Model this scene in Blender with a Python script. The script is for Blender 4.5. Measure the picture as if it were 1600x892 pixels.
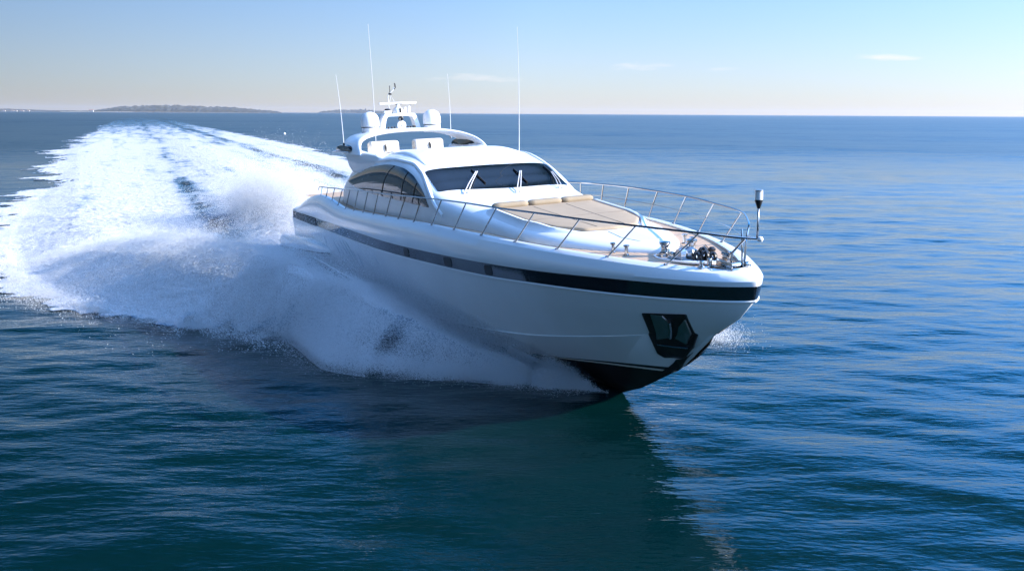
import bpy, bmesh, math
import numpy as np
from mathutils import Matrix, Vector

for _o in list(bpy.data.objects):
    bpy.data.objects.remove(_o)
SC = bpy.context.scene
COL = SC.collection
RAD = math.radians
rng = np.random.default_rng(7)

# ------------------------------------------------------------------ camera
CAM_H = 7.77
cam_d = bpy.data.cameras.new("camera")
cam_d.sensor_width = 36.0
cam_d.lens = 1341.5 / 1600 * 36.0
cam_d.clip_start = 0.1
cam_d.clip_end = 40000
cam = bpy.data.objects.new("camera", cam_d)
COL.objects.link(cam)
A = np.array([[0.999984, 0.00566511, 0.0],
              [0.00111188, -0.19626562, 0.98055014],
              [0.00555492, -0.9805344, -0.19626877]])      # camera (x right, y down, z forward) to world
cm = Matrix.Identity(4)
for r in range(3):
    cm[r][0] = A[r, 0]; cm[r][1] = -A[r, 1]; cm[r][2] = -A[r, 2]
cm[2][3] = CAM_H
cam.matrix_world = cm
SC.camera = cam

# ------------------------------------------------------------------ light
HAZE_D = 2.5e-5
SUN_EL, SUN_AZ = RAD(24), RAD(98)            # azimuth clockwise from +Y (the view direction)
sun_dir = Vector((math.sin(SUN_AZ) * math.cos(SUN_EL), math.cos(SUN_AZ) * math.cos(SUN_EL), math.sin(SUN_EL)))
sl = bpy.data.lights.new("sun", 'SUN')
sl.energy = 4.5
sl.angle = RAD(0.53)
sl.color = (1.0, 0.93, 0.83)
so = bpy.data.objects.new("sun", sl)
COL.objects.link(so)
so.rotation_euler = sun_dir.to_track_quat('Z', 'Y').to_euler()

W = bpy.data.worlds.new("World")
SC.world = W
W.use_nodes = True
nt = W.node_tree
nt.nodes.clear()
def wn(t, **k):
    n = nt.nodes.new(t)
    for a, b in k.items():
        setattr(n, a, b)
    return n
sky = wn('ShaderNodeTexSky')
sky.sky_type = 'NISHITA'
sky.sun_disc = False
sky.sun_elevation = SUN_EL
sky.sun_rotation = SUN_AZ
sky.altitude = 1200
sky.air_density = 1.0
sky.dust_density = 0.15
sky.ozone_density = 3.0
bgn = wn('ShaderNodeBackground')
bgn.inputs['Strength'].default_value = 0.075
out = wn('ShaderNodeOutputWorld')
# thin clouds low over the horizon, fixed directions in the sky
tc = wn('ShaderNodeTexCoord')
sep = wn('ShaderNodeSeparateXYZ')
nt.links.new(tc.outputs['Generated'], sep.inputs[0])
def wm(op, a, b=None, c=None, clamp=False):
    n = wn('ShaderNodeMath', operation=op)
    n.use_clamp = clamp
    for i, v in enumerate((a, b, c)):
        if v is None: continue
        if isinstance(v, (int, float)): n.inputs[i].default_value = v
        else: nt.links.new(v, n.inputs[i])
    return n.outputs[0]
az = wm('ARCTAN2', sep.outputs[0], sep.outputs[1])
el = wm('ARCSINE', sep.outputs[2])
comb = wn('ShaderNodeCombineXYZ')
nt.links.new(wm('MULTIPLY', az, 22.0), comb.inputs[0])
nt.links.new(wm('MULTIPLY', el, 130.0), comb.inputs[1])
cn = wn('ShaderNodeTexNoise')
cn.inputs['Scale'].default_value = 1.0
cn.inputs['Detail'].default_value = 6.0
cn.inputs['Roughness'].default_value = 0.6
nt.links.new(comb.outputs[0], cn.inputs['Vector'])
def cloud(caz, cel, saz, sel, amt):
    da = wm('DIVIDE', wm('SUBTRACT', az, caz), saz)
    de = wm('DIVIDE', wm('SUBTRACT', el, cel), sel)
    d2 = wm('ADD', wm('MULTIPLY', da, da), wm('MULTIPLY', de, de))
    m = wm('SUBTRACT', 1.0, d2)
    m = wm('ADD', m, wm('MULTIPLY', wm('SUBTRACT', cn.outputs[0], 0.56), 4.2))
    m = wm('MULTIPLY', m, 0.8, clamp=True)
    edge = wm('SUBTRACT', 1.35, wm('MULTIPLY', d2, 0.5), clamp=True)
    return wm('MULTIPLY', wm('MULTIPLY', m, edge), amt)
cl = None
for c in ((0.395, 0.0590, 0.038, 0.0050, 0.6), (0.146, 0.0520, 0.045, 0.0045, 0.38),
          (0.232, 0.0490, 0.020, 0.003, 0.3), (-0.045, 0.0385, 0.07, 0.006, 0.38), (0.535, 0.0420, 0.035, 0.003, 0.3)):
    v = cloud(*c)
    cl = v if cl is None else wm('MAXIMUM', cl, v)
mixc = wn('ShaderNodeMix', data_type='RGBA')
nt.links.new(cl, mixc.inputs[0])
fe = wm('SUBTRACT', 1.0, wm('MULTIPLY', wm('ABSOLUTE', el), 5.0), clamp=True)      # 1 at the horizon
fe = wm('MULTIPLY', fe, fe)
sa = wm('SINE', az)
fa = wm('MINIMUM', wm('ADD', wm('MULTIPLY', sa, 1.05), 1.10), wm('ADD', wm('MULTIPLY', sa, 0.22), 1.12))
fa = wm('MAXIMUM', fa, 0.5)
gain = wm('MULTIPLY', fa, wm('SUBTRACT', 1.0, wm('MULTIPLY', fe, 0.38)))
cs = wn('ShaderNodeVectorMath', operation='SCALE')
nt.links.new(sky.outputs[0], cs.inputs[0]); nt.links.new(gain, cs.inputs['Scale'])
tint = wn('ShaderNodeMix', data_type='RGBA', blend_type='MULTIPLY')
warm = wn('ShaderNodeVectorMath', operation='MULTIPLY')
nt.links.new(cs.outputs[0], warm.inputs[0]); warm.inputs[1].default_value = (1.03, 0.955, 0.99)
nt.links.new(fe, tint.inputs[0]); nt.links.new(warm.outputs[0], tint.inputs[6]); tint.inputs[7].default_value = (0.97, 0.985, 1.17, 1)
hi = wm('MULTIPLY', wm('SUBTRACT', el, 0.055), 3.2, clamp=True)            # bluer tint added to the sky above the horizon
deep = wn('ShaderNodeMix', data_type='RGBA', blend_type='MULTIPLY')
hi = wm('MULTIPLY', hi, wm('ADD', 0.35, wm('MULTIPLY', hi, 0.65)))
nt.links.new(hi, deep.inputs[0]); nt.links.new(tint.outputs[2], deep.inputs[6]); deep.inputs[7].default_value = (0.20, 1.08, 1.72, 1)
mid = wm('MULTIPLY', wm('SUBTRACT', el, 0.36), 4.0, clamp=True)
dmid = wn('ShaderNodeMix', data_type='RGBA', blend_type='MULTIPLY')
nt.links.new(mid, dmid.inputs[0]); nt.links.new(deep.outputs[2], dmid.inputs[6]); dmid.inputs[7].default_value = (0.60, 0.32, 0.19, 1)  # upper sky darkened to deepen reflections in the near water
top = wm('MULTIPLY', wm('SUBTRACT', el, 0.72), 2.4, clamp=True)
zenith_fill = wn('ShaderNodeMix', data_type='RGBA', blend_type='MULTIPLY')
nt.links.new(top, zenith_fill.inputs[0]); nt.links.new(dmid.outputs[2], zenith_fill.inputs[6]); zenith_fill.inputs[7].default_value = (70.0, 27.0, 29.0, 1)  # overhead sky brightened as added fill light for shaded sides
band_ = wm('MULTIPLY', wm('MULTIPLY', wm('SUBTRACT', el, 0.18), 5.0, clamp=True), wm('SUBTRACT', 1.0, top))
side = wm('MULTIPLY', sa, wm('MULTIPLY', band_, 1.05))      # upper sky dimmed away from the sun to tune water reflections
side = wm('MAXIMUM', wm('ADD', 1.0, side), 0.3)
lift = wm('MULTIPLY', wm('MULTIPLY', wm('SUBTRACT', el, 0.125), 10.0, clamp=True), wm('MULTIPLY', wm('SUBTRACT', 0.44, el), 8.0, clamp=True))  # added band of brighter sky, lightens reflections in the far sea
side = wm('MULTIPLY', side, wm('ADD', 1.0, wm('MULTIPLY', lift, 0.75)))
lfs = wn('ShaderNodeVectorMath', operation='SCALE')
nt.links.new(zenith_fill.outputs[2], lfs.inputs[0]); nt.links.new(side, lfs.inputs['Scale'])
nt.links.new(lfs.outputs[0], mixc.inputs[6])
mixc.inputs[7].default_value = (6.3, 5.85, 5.8, 1)
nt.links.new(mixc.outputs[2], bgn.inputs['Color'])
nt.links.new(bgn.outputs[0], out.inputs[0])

vs = SC.view_settings
vs.view_transform = 'Standard'
vs.look = 'None'
vs.exposure = 1.25
vs.gamma = 1.0
vs.use_curve_mapping = False
SC.render.film_transparent = False
cy = SC.cycles
cy.use_denoising = True
cy.max_bounces = 12
cy.diffuse_bounces = 9
cy.glossy_bounces = 4
cy.transmission_bounces = 10
cy.volume_bounces = 1
cy.transparent_max_bounces = 12
cy.caustics_reflective = False
cy.caustics_refractive = False

# ------------------------------------------------------------------ helpers
def pchip(xs, ys, x):
    xs = np.asarray(xs, float); ys = np.asarray(ys, float); x = np.asarray(x, float)
    h = np.diff(xs); d = np.diff(ys) / h
    m = np.zeros_like(xs)
    m[0], m[-1] = d[0], d[-1]
    for i in range(1, len(xs) - 1):
        if d[i - 1] * d[i] > 0:
            w1 = 2 * h[i] + h[i - 1]; w2 = h[i] + 2 * h[i - 1]
            m[i] = (w1 + w2) / (w1 / d[i - 1] + w2 / d[i])
    xc = np.clip(x, xs[0], xs[-1])
    k = np.clip(np.searchsorted(xs, xc, side='right') - 1, 0, len(h) - 1)
    t = (xc - xs[k]) / h[k]
    return ((2*t**3 - 3*t**2 + 1) * ys[k] + (t**3 - 2*t**2 + t) * h[k] * m[k]
            + (-2*t**3 + 3*t**2) * ys[k + 1] + (t**3 - t**2) * h[k] * m[k + 1])
def T(tab, x):
    return pchip([a[0] for a in tab], [a[1] for a in tab], x)

def fast_mesh(name, verts, faces, mats, parent=None, smooth=True, mat_idx=None, fsize=None, attrs=None):
    """verts (n,3), faces (m,k) int array (or list of lists)"""
    me = bpy.data.meshes.new(name)
    verts = np.asarray(verts, np.float32)
    if isinstance(faces, np.ndarray) and faces.ndim == 2:
        m, k = faces.shape
        me.vertices.add(len(verts)); me.vertices.foreach_set('co', verts.ravel())
        me.loops.add(m * k); me.loops.foreach_set('vertex_index', faces.astype(np.int32).ravel())
        me.polygons.add(m)
        me.polygons.foreach_set('loop_start', np.arange(0, m * k, k, dtype=np.int32))
        me.update(calc_edges=True)
    else:
        me.from_pydata([tuple(map(float, v)) for v in verts], [], [list(map(int, f)) for f in faces])
        me.update()
    n = len(me.polygons)
    me.polygons.foreach_set('use_smooth', np.full(n, smooth))
    if not isinstance(mats, (list, tuple)): mats = [mats]
    for q in mats: me.materials.append(q)
    if mat_idx is not None:
        me.polygons.foreach_set('material_index', np.asarray(mat_idx, np.int32))
    if attrs:
        for an, av in attrs.items():
            at = me.attributes.new(an, 'FLOAT', 'POINT')
            at.data.foreach_set('value', np.asarray(av, np.float32))
    o = bpy.data.objects.new(name, me)
    COL.objects.link(o)
    if parent is not None: o.parent = parent
    return o

class MB:
    """collects shapes of one part"""
    def __init__(s): s.v = []; s.f = []; s.sm = []; s.mi = []
    def add(s, v, f, smooth=True, mi=0):
        o = len(s.v)
        s.v += [tuple(map(float, q)) for q in v]
        s.f += [[int(i) + o for i in q] for q in f]
        s.sm += [smooth] * len(f); s.mi += [mi] * len(f)
        return s
    def grid(s, P, close_u=False, close_v=False, smooth=True, mi=0):
        P = np.asarray(P, float); nu, nv = P.shape[:2]
        f = []
        for i in range(nu if close_u else nu - 1):
            for j in range(nv if close_v else nv - 1):
                a = i * nv + j; b = ((i + 1) % nu) * nv + j
                c = ((i + 1) % nu) * nv + (j + 1) % nv; d = i * nv + (j + 1) % nv
                f.append((a, b, c, d))
        return s.add(P.reshape(-1, 3), f, smooth, mi)
    def tube(s, pts, r, n=8, cap=True, mi=0):
        pts = np.asarray(pts, float); m = len(pts)
        rr = np.full(m, r) if np.isscalar(r) else np.asarray(r, float)
        tn = np.gradient(pts, axis=0); tn /= np.linalg.norm(tn, axis=1)[:, None] + 1e-12
        up = np.array([0, 0, 1.0]) if abs(tn[0][2]) < 0.9 else np.array([1.0, 0, 0])
        P = []
        for i in range(m):
            a = np.cross(tn[i], up); a /= np.linalg.norm(a) + 1e-12
            b = np.cross(a, tn[i]); up = b
            th = np.arange(n) / n * 2 * np.pi
            P.append(pts[i] + rr[i] * (np.cos(th)[:, None] * a + np.sin(th)[:, None] * b))
        s.grid(P, close_v=True, mi=mi)
        if cap:
            o = len(s.v) - m * n
            s.f += [list(range(o, o + n))[::-1], list(range(o + (m - 1) * n, o + m * n))]
            s.sm += [False, False]; s.mi += [mi, mi]
        return s
    def lathe(s, c, prof, n=24, axis=(0, 0, 1), mi=0):
        ax = Vector(axis).normalized(); q = Vector((0, 0, 1)).rotation_difference(ax)
        P = []
        for r, z in prof:
            P.append([tuple(Vector(c) + q @ Vector((r * math.cos(t), r * math.sin(t), z)))
                      for t in np.arange(n) / n * 2 * np.pi])
        return s.grid(P, close_v=True, mi=mi)
    def box(s, c, sz, bev=0.02, rot=None, seg=2, mi=0):
        bm = bmesh.new(); bmesh.ops.create_cube(bm, size=1)
        bmesh.ops.scale(bm, vec=sz, verts=bm.verts)
        if bev > 0: bmesh.ops.bevel(bm, geom=list(bm.edges), offset=min(bev, min(sz) * .45), segments=seg, profile=0.5, affect='EDGES')
        M = Matrix.Translation(c) @ (rot.to_4x4() if rot is not None else Matrix.Identity(4))
        bm.transform(M); bm.verts.index_update()
        s.add([v.co[:] for v in bm.verts], [[v.index for v in f.verts] for f in bm.faces], True, mi)
        bm.free(); return s
    def build(s, name, mat, parent=None, label=None, sharp=RAD(35)):
        o = fast_mesh(name, s.v, s.f, mat, parent)
        me = o.data
        me.polygons.foreach_set('use_smooth', s.sm); me.polygons.foreach_set('material_index', s.mi)
        bm = bmesh.new(); bm.from_mesh(me); bmesh.ops.recalc_face_normals(bm, faces=bm.faces)
        for e in bm.edges:
            if len(e.link_faces) == 2 and e.calc_face_angle(0) > sharp: e.smooth = False
        bm.to_mesh(me); bm.free()
        if label: o['label'] = label
        return o

def spline(pts, n):
    pts = np.asarray(pts, float)
    d = np.r_[0, np.cumsum(np.linalg.norm(np.diff(pts, axis=0), axis=1))]
    u = np.linspace(0, d[-1], n)
    return np.stack([pchip(d, pts[:, k], u) for k in range(pts.shape[1])], 1)

def tag(o, label, cat, group=None, kind=None):
    o['label'] = label; o['category'] = cat
    if group: o['group'] = group
    if kind: o['kind'] = kind
    return o
def structure(o, label=None, cat=None):
    o['kind'] = 'structure'
    if label: o['label'] = label; o['category'] = cat
    return o

# ------------------------------------------------------------------ numpy noise
_LAT = np.random.default_rng(3).random((512, 512)).astype(np.float32)
def vnoise(x, y, seed=0):
    x = np.asarray(x, float) + seed * 37.31; y = np.asarray(y, float) + seed * 17.77
    xi = np.floor(x).astype(int); yi = np.floor(y).astype(int)
    fx = x - xi; fy = y - yi
    fx = fx*fx*fx*(fx*(fx*6-15)+10); fy = fy*fy*fy*(fy*(fy*6-15)+10)
    a = _LAT[xi & 511, yi & 511]; b = _LAT[(xi+1) & 511, yi & 511]
    c = _LAT[xi & 511, (yi+1) & 511]; d = _LAT[(xi+1) & 511, (yi+1) & 511]
    return (a*(1-fx)+b*fx)*(1-fy) + (c*(1-fx)+d*fx)*fy
def fbm(x, y, o=4, seed=0, g=0.5):
    s = 0; a = 1; t = 0
    for k in range(o):
        ca, sa = math.cos(k * 1.1), math.sin(k * 1.1)
        xx = (x*ca - y*sa) * 2**k; yy = (x*sa + y*ca) * 2**k
        s = s + a * vnoise(xx, yy, seed + k); t += a; a *= g
    return s / t
def billow(x, y, o=4, seed=0, g=0.5):
    s = 0; a = 1; t = 0
    for k in range(o):
        ca, sa = math.cos(k * 1.3), math.sin(k * 1.3)
        xx = (x*ca - y*sa) * 2**k; yy = (x*sa + y*ca) * 2**k
        s = s + a * (1 - np.abs(2 * vnoise(xx, yy, seed + k) - 1)); t += a; a *= g
    return s / t
def sstep(a, b, x):
    t = np.clip((x - a) / (b - a), 0, 1); return t*t*(3-2*t)

# ------------------------------------------------------------------ materials
def mat(name, col, rough=0.5, metal=0.0, ior=1.5, coat=0.0, spec=0.5, noise=None, bump=None):
    m = bpy.data.materials.new(name); m.use_nodes = True
    n = m.node_tree; b = n.nodes['Principled BSDF']
    b.inputs['Base Color'].default_value = (*col, 1)
    b.inputs['Roughness'].default_value = rough
    b.inputs['Metallic'].default_value = metal
    b.inputs['IOR'].default_value = ior
    b.inputs['Specular IOR Level'].default_value = spec
    b.inputs['Coat Weight'].default_value = coat
    b.inputs['Coat Roughness'].default_value = 0.03
    if noise or bump:
        t = n.nodes.new('ShaderNodeTexCoord')
    if noise:   # (scale, amount, detail)
        x = n.nodes.new('ShaderNodeTexNoise'); x.inputs['Scale'].default_value = noise[0]; x.inputs['Detail'].default_value = noise[2]
        n.links.new(t.outputs['Object'], x.inputs['Vector'])
        mp = n.nodes.new('ShaderNodeMapRange')
        mp.inputs['From Min'].default_value = 0.3; mp.inputs['From Max'].default_value = 0.7
        mp.inputs['To Min'].default_value = 1 - noise[1]; mp.inputs['To Max'].default_value = 1 + noise[1]
        n.links.new(x.outputs[0], mp.inputs[0])
        mx = n.nodes.new('ShaderNodeVectorMath'); mx.operation = 'SCALE'
        mx.inputs[0].default_value = col
        n.links.new(mp.outputs[0], mx.inputs['Scale'])
        n.links.new(mx.outputs[0], b.inputs['Base Color'])
    if bump:    # (scale, strength, distance)
        x = n.nodes.new('ShaderNodeTexNoise'); x.inputs['Scale'].default_value = bump[0]; x.inputs['Detail'].default_value = 3
        n.links.new(t.outputs['Object'], x.inputs['Vector'])
        bp = n.nodes.new('ShaderNodeBump'); bp.inputs['Strength'].default_value = bump[1]; bp.inputs['Distance'].default_value = bump[2]
        n.links.new(x.outputs[0], bp.inputs['Height']); n.links.new(bp.outputs[0], b.inputs['Normal'])
    return m

M_gel = mat('white_gelcoat', (0.80, 0.80, 0.79), 0.28, coat=0.6, noise=(0.7, 0.03, 3))
M_gel2 = mat('white_moulding', (0.80, 0.79, 0.77), 0.4, coat=0.15, noise=(1.2, 0.03, 3))
M_black = mat('black_antifouling', (0.012, 0.013, 0.014), 0.35, noise=(2, 0.4, 4))
M_band = mat('dark_mirror_band', (0.012, 0.013, 0.016), 0.04, ior=2.1)
M_glass = mat('tinted_glass', (0.006, 0.009, 0.013), 0.03, ior=1.5)
M_sglass = mat('side_tinted_glass', (0.010, 0.02, 0.026), 0.03, ior=1.5)
M_blackpl = mat('black_plastic', (0.015, 0.015, 0.016), 0.4)
M_steel = mat('polished_steel', (0.42, 0.41, 0.40), 0.16, metal=1.0)
M_grille = mat('matt_black_grille', (0.008, 0.008, 0.009), 0.9, spec=0.1)
M_steel2 = mat('brushed_steel', (0.45, 0.46, 0.48), 0.3, metal=1.0)
M_cush = mat('tan_upholstery', (0.30, 0.23, 0.15), 0.8, noise=(3, 0.06, 3), bump=(60, 0.15, 0.004))
M_pad = mat('beige_upholstery', (0.37, 0.275, 0.18), 0.85, noise=(2, 0.05, 3), bump=(60, 0.15, 0.004))
M_cream = mat('cream_upholstery', (0.72, 0.63, 0.52), 0.7)
M_palegrey = mat('pale_grey', (0.62, 0.60, 0.60), 0.5)  # wiper arms, sail, and the painted shade of a foredeck facet
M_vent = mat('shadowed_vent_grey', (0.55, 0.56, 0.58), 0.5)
M_dome = mat('white_radome_plastic', (0.80, 0.78, 0.76), 0.35)
M_whip = mat('white_fibreglass_whip', (0.62, 0.62, 0.62), 0.4)
M_seam = mat('dark_seam', (0.16, 0.13, 0.11), 0.8)
M_stripe = mat('pale_stripe', (0.72, 0.66, 0.56), 0.5)

def teak():
    m = bpy.data.materials.new('teak_planks'); m.use_nodes = True
    n = m.node_tree; b = n.nodes['Principled BSDF']; b.inputs['Roughness'].default_value = 0.7
    t = n.nodes.new('ShaderNodeTexCoord')
    w = n.nodes.new('ShaderNodeTexWave'); w.wave_type = 'BANDS'; w.bands_direction = 'Y'
    w.inputs['Scale'].default_value = 2.2; w.inputs['Distortion'].default_value = 0
    r = n.nodes.new('ShaderNodeValToRGB')
    r.color_ramp.elements[0].position = 0.0; r.color_ramp.elements[0].color = (0.26, 0.19, 0.14, 1)
    r.color_ramp.elements[1].position = 0.10; r.color_ramp.elements[1].color = (0.56, 0.38, 0.25, 1)
    n.links.new(t.outputs['Object'], w.inputs['Vector']); n.links.new(w.outputs['Color'], r.inputs[0])
    x = n.nodes.new('ShaderNodeTexNoise'); x.inputs['Scale'].default_value = 3; x.inputs['Detail'].default_value = 5
    mp = n.nodes.new('ShaderNodeMapping'); mp.inputs['Scale'].default_value = (0.6, 6, 1)
    n.links.new(t.outputs['Object'], mp.inputs[0]); n.links.new(mp.outputs[0], x.inputs['Vector'])
    mx = n.nodes.new('ShaderNodeMix'); mx.data_type = 'RGBA'; mx.blend_type = 'MULTIPLY'; mx.inputs[0].default_value = 0.5
    n.links.new(r.outputs[0], mx.inputs[6]); n.links.new(x.outputs[0], mx.inputs[7])
    sc = n.nodes.new('ShaderNodeVectorMath'); sc.operation = 'SCALE'; sc.inputs['Scale'].default_value = 1.3
    n.links.new(mx.outputs[2], sc.inputs[0]); n.links.new(sc.outputs[0], b.inputs['Base Color'])
    return m
M_teak = teak()

def water_nodes(n, tgt_bsdf):
    """wind ripples: slopes straight from noise, so that they stay at any distance; crests mostly along world X"""
    g = n.nodes.new('ShaderNodeNewGeometry')
    def slopes(scale, stretch, rot, detail, amt, rough=0.5):
        mp = n.nodes.new('ShaderNodeMapping'); mp.inputs['Scale'].default_value = (scale / stretch, scale, scale)
        mp.inputs['Rotation'].default_value = (0, 0, rot)
        n.links.new(g.outputs['Position'], mp.inputs[0])
        x = n.nodes.new('ShaderNodeTexNoise'); x.inputs['Scale'].default_value = 1; x.inputs['Detail'].default_value = detail
        x.inputs['Roughness'].default_value = rough
        n.links.new(mp.outputs[0], x.inputs['Vector'])
        sb = n.nodes.new('ShaderNodeVectorMath'); sb.operation = 'SUBTRACT'; sb.inputs[1].default_value = (.5, .5, .5)
        n.links.new(x.outputs['Color'], sb.inputs[0])
        ml = n.nodes.new('ShaderNodeVectorMath'); ml.operation = 'MULTIPLY'; ml.inputs[1].default_value = (amt * .45, amt, 0)
        n.links.new(sb.outputs[0], ml.inputs[0]); return ml.outputs[0]
    prev = None
    for scale, stretch, rot, detail, dist in WATER_BUMPS:
        mp = n.nodes.new('ShaderNodeMapping'); mp.inputs['Scale'].default_value = (scale / stretch, scale, scale)
        mp.inputs['Rotation'].default_value = (0, 0, rot)
        n.links.new(g.outputs['Position'], mp.inputs[0])
        x = n.nodes.new('ShaderNodeTexNoise'); x.inputs['Scale'].default_value = 1; x.inputs['Detail'].default_value = detail
        n.links.new(mp.outputs[0], x.inputs['Vector'])
        bp = n.nodes.new('ShaderNodeBump'); bp.inputs['Strength'].default_value = 1.0; bp.inputs['Distance'].default_value = dist
        n.links.new(x.outputs[0], bp.inputs['Height'])
        if prev is not None: n.links.new(prev, bp.inputs['Normal'])
        prev = bp.outputs[0]
    ln = n.nodes.new('ShaderNodeVectorMath'); ln.operation = 'LENGTH'; n.links.new(g.outputs['Position'], ln.inputs[0])
    mr = n.nodes.new('ShaderNodeMapRange'); mr.inputs['From Min'].default_value = 18; mr.inputs['From Max'].default_value = 130
    mr.inputs['To Min'].default_value = 0.12; mr.inputs['To Max'].default_value = 1.0
    n.links.new(ln.outputs['Value'], mr.inputs[0])
    acc = None
    for a in WATER_SLOPES:
        o = slopes(*a)
        if acc is None: acc = o
        else:
            ad = n.nodes.new('ShaderNodeVectorMath'); ad.operation = 'ADD'
            n.links.new(acc, ad.inputs[0]); n.links.new(o, ad.inputs[1]); acc = ad.outputs[0]
    sc = n.nodes.new('ShaderNodeVectorMath'); sc.operation = 'SCALE'
    n.links.new(acc, sc.inputs[0]); n.links.new(mr.outputs[0], sc.inputs['Scale'])
    ad = n.nodes.new('ShaderNodeVectorMath'); ad.operation = 'ADD'
    n.links.new(prev, ad.inputs[0]); n.links.new(sc.outputs[0], ad.inputs[1])
    nm = n.nodes.new('ShaderNodeVectorMath'); nm.operation = 'NORMALIZE'
    n.links.new(ad.outputs[0], nm.inputs[0])
    n.links.new(nm.outputs[0], tgt_bsdf.inputs['Normal'])
    rr = n.nodes.new('ShaderNodeMapRange'); rr.inputs['From Min'].default_value = 25; rr.inputs['From Max'].default_value = 220
    rr.inputs['To Min'].default_value = 0.05; rr.inputs['To Max'].default_value = 0.30
    n.links.new(ln.outputs['Value'], rr.inputs[0]); n.links.new(rr.outputs[0], tgt_bsdf.inputs['Roughness'])
#       scale, stretch, rotation, detail, height
WATER_BUMPS = ((0.8, 3.6, RAD(7), 2, 0.045), (2.0, 3.2, RAD(-9), 3, 0.031), (5.0, 3.0, RAD(14), 3, 0.018), (11.0, 2.6, RAD(-4), 2, 0.007))
#       scale, stretch, rotation, detail, slope
WATER_SLOPES = ((0.012, 3.0, RAD(3), 3, 0.20), (0.06, 3.0, RAD(-3), 3, 0.22), (0.3, 3.0, RAD(5), 3, 0.30), (1.2, 3.0, RAD(-8), 3, 0.30))

def water_mat():
    m = bpy.data.materials.new('sea_water'); m.use_nodes = True
    n = m.node_tree; b = n.nodes['Principled BSDF']
    b.inputs['Base Color'].default_value = (0.0004, 0.0125, 0.0135, 1)
    b.inputs['Roughness'].default_value = 0.05
    b.inputs['IOR'].default_value = 1.333
    b.inputs['Specular IOR Level'].default_value = 0.5
    water_nodes(n, b)
    return m
M_water = water_mat()

def foam_mat():
    m = bpy.data.materials.new('sea_foam'); m.use_nodes = True
    n = m.node_tree; b = n.nodes['Principled BSDF']
    b.inputs['Base Color'].default_value = (0.72, 0.73, 0.74, 1)
    b.inputs['Roughness'].default_value = 0.9
    b.inputs['Specular IOR Level'].default_value = 0.1
    o = n.nodes['Material Output']
    at = n.nodes.new('ShaderNodeAttribute'); at.attribute_name = 'foam'
    g = n.nodes.new('ShaderNodeNewGeometry')
    def noise(scale, detail, rough=0.6):
        x = n.nodes.new('ShaderNodeTexNoise'); x.inputs['Scale'].default_value = scale
        x.inputs['Detail'].default_value = detail; x.inputs['Roughness'].default_value = rough
        n.links.new(g.outputs['Position'], x.inputs['Vector']); return x.outputs[0]
    def mth(op, a, bb, clamp=False):
        q = n.nodes.new('ShaderNodeMath'); q.operation = op; q.use_clamp = clamp
        for i, v in enumerate((a, bb)):
            if isinstance(v, (int, float)): q.inputs[i].default_value = v
            else: n.links.new(v, q.inputs[i])
        return q.outputs[0]
    nz = noise(1.7, 9, 0.74)
    # coverage: foam value pushes the noise threshold down
    w = mth('ADD', mth('MULTIPLY', at.outputs['Fac'], 1.7), mth('MULTIPLY', mth('MULTIPLY', mth('SUBTRACT', nz, 0.5), 2.8), mth('MULTIPLY', at.outputs['Fac'], 1.35, True)))
    gate = mth('MULTIPLY', at.outputs['Fac'], 5.0, True)
    nz2 = noise(0.9, 5, 0.6)
    w2 = mth('ADD', mth('MULTIPLY', at.outputs['Fac'], 1.9), mth('MULTIPLY', mth('SUBTRACT', nz2, 0.5), 1.2))
    v = mth('MULTIPLY', mth('MULTIPLY', mth('SUBTRACT', w2, 0.10), 1.5, True), gate, True)
    # thin foam is blue-green aerated water, thick foam is white
    wh = mth('MULTIPLY', mth('SUBTRACT', w, 0.42), 1.6, True)
    cm_ = n.nodes.new('ShaderNodeMix'); cm_.data_type = 'RGBA'
    cm_.inputs[6].default_value = (0.10, 0.20, 0.28, 1); cm_.inputs[7].default_value = (0.52, 0.505, 0.50, 1)
    n.links.new(wh, cm_.inputs[0]); n.links.new(cm_.outputs[2], b.inputs['Base Color'])
    tr = n.nodes.new('ShaderNodeBsdfTransparent')
    mx = n.nodes.new('ShaderNodeMixShader')
    n.links.new(v, mx.inputs[0]); n.links.new(tr.outputs[0], mx.inputs[1]); n.links.new(b.outputs[0], mx.inputs[2])
    n.links.new(mx.outputs[0], o.inputs[0])
    bp = n.nodes.new('ShaderNodeBump'); bp.inputs['Strength'].default_value = 1.0; bp.inputs['Distance'].default_value = 0.13
    n.links.new(noise(3.5, 7, 0.65), bp.inputs['Height'])
    n.links.new(bp.outputs[0], b.inputs['Normal'])
    return m
M_foam = foam_mat()

def spray_mat():
    m = bpy.data.materials.new('spray_droplets'); m.use_nodes = True
    n = m.node_tree; n.nodes.remove(n.nodes['Principled BSDF'])
    o = n.nodes['Material Output']
    d = n.nodes.new('ShaderNodeBsdfDiffuse'); d.inputs[0].default_value = (0.95, 0.95, 0.95, 1)
    t = n.nodes.new('ShaderNodeBsdfTranslucent'); t.inputs[0].default_value = (0.95, 0.95, 0.95, 1)
    mx = n.nodes.new('ShaderNodeMixShader'); mx.inputs[0].default_value = 0.45
    n.links.new(d.outputs[0], mx.inputs[1]); n.links.new(t.outputs[0], mx.inputs[2]); n.links.new(mx.outputs[0], o.inputs[0])
    return m
M_spray = spray_mat()

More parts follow.
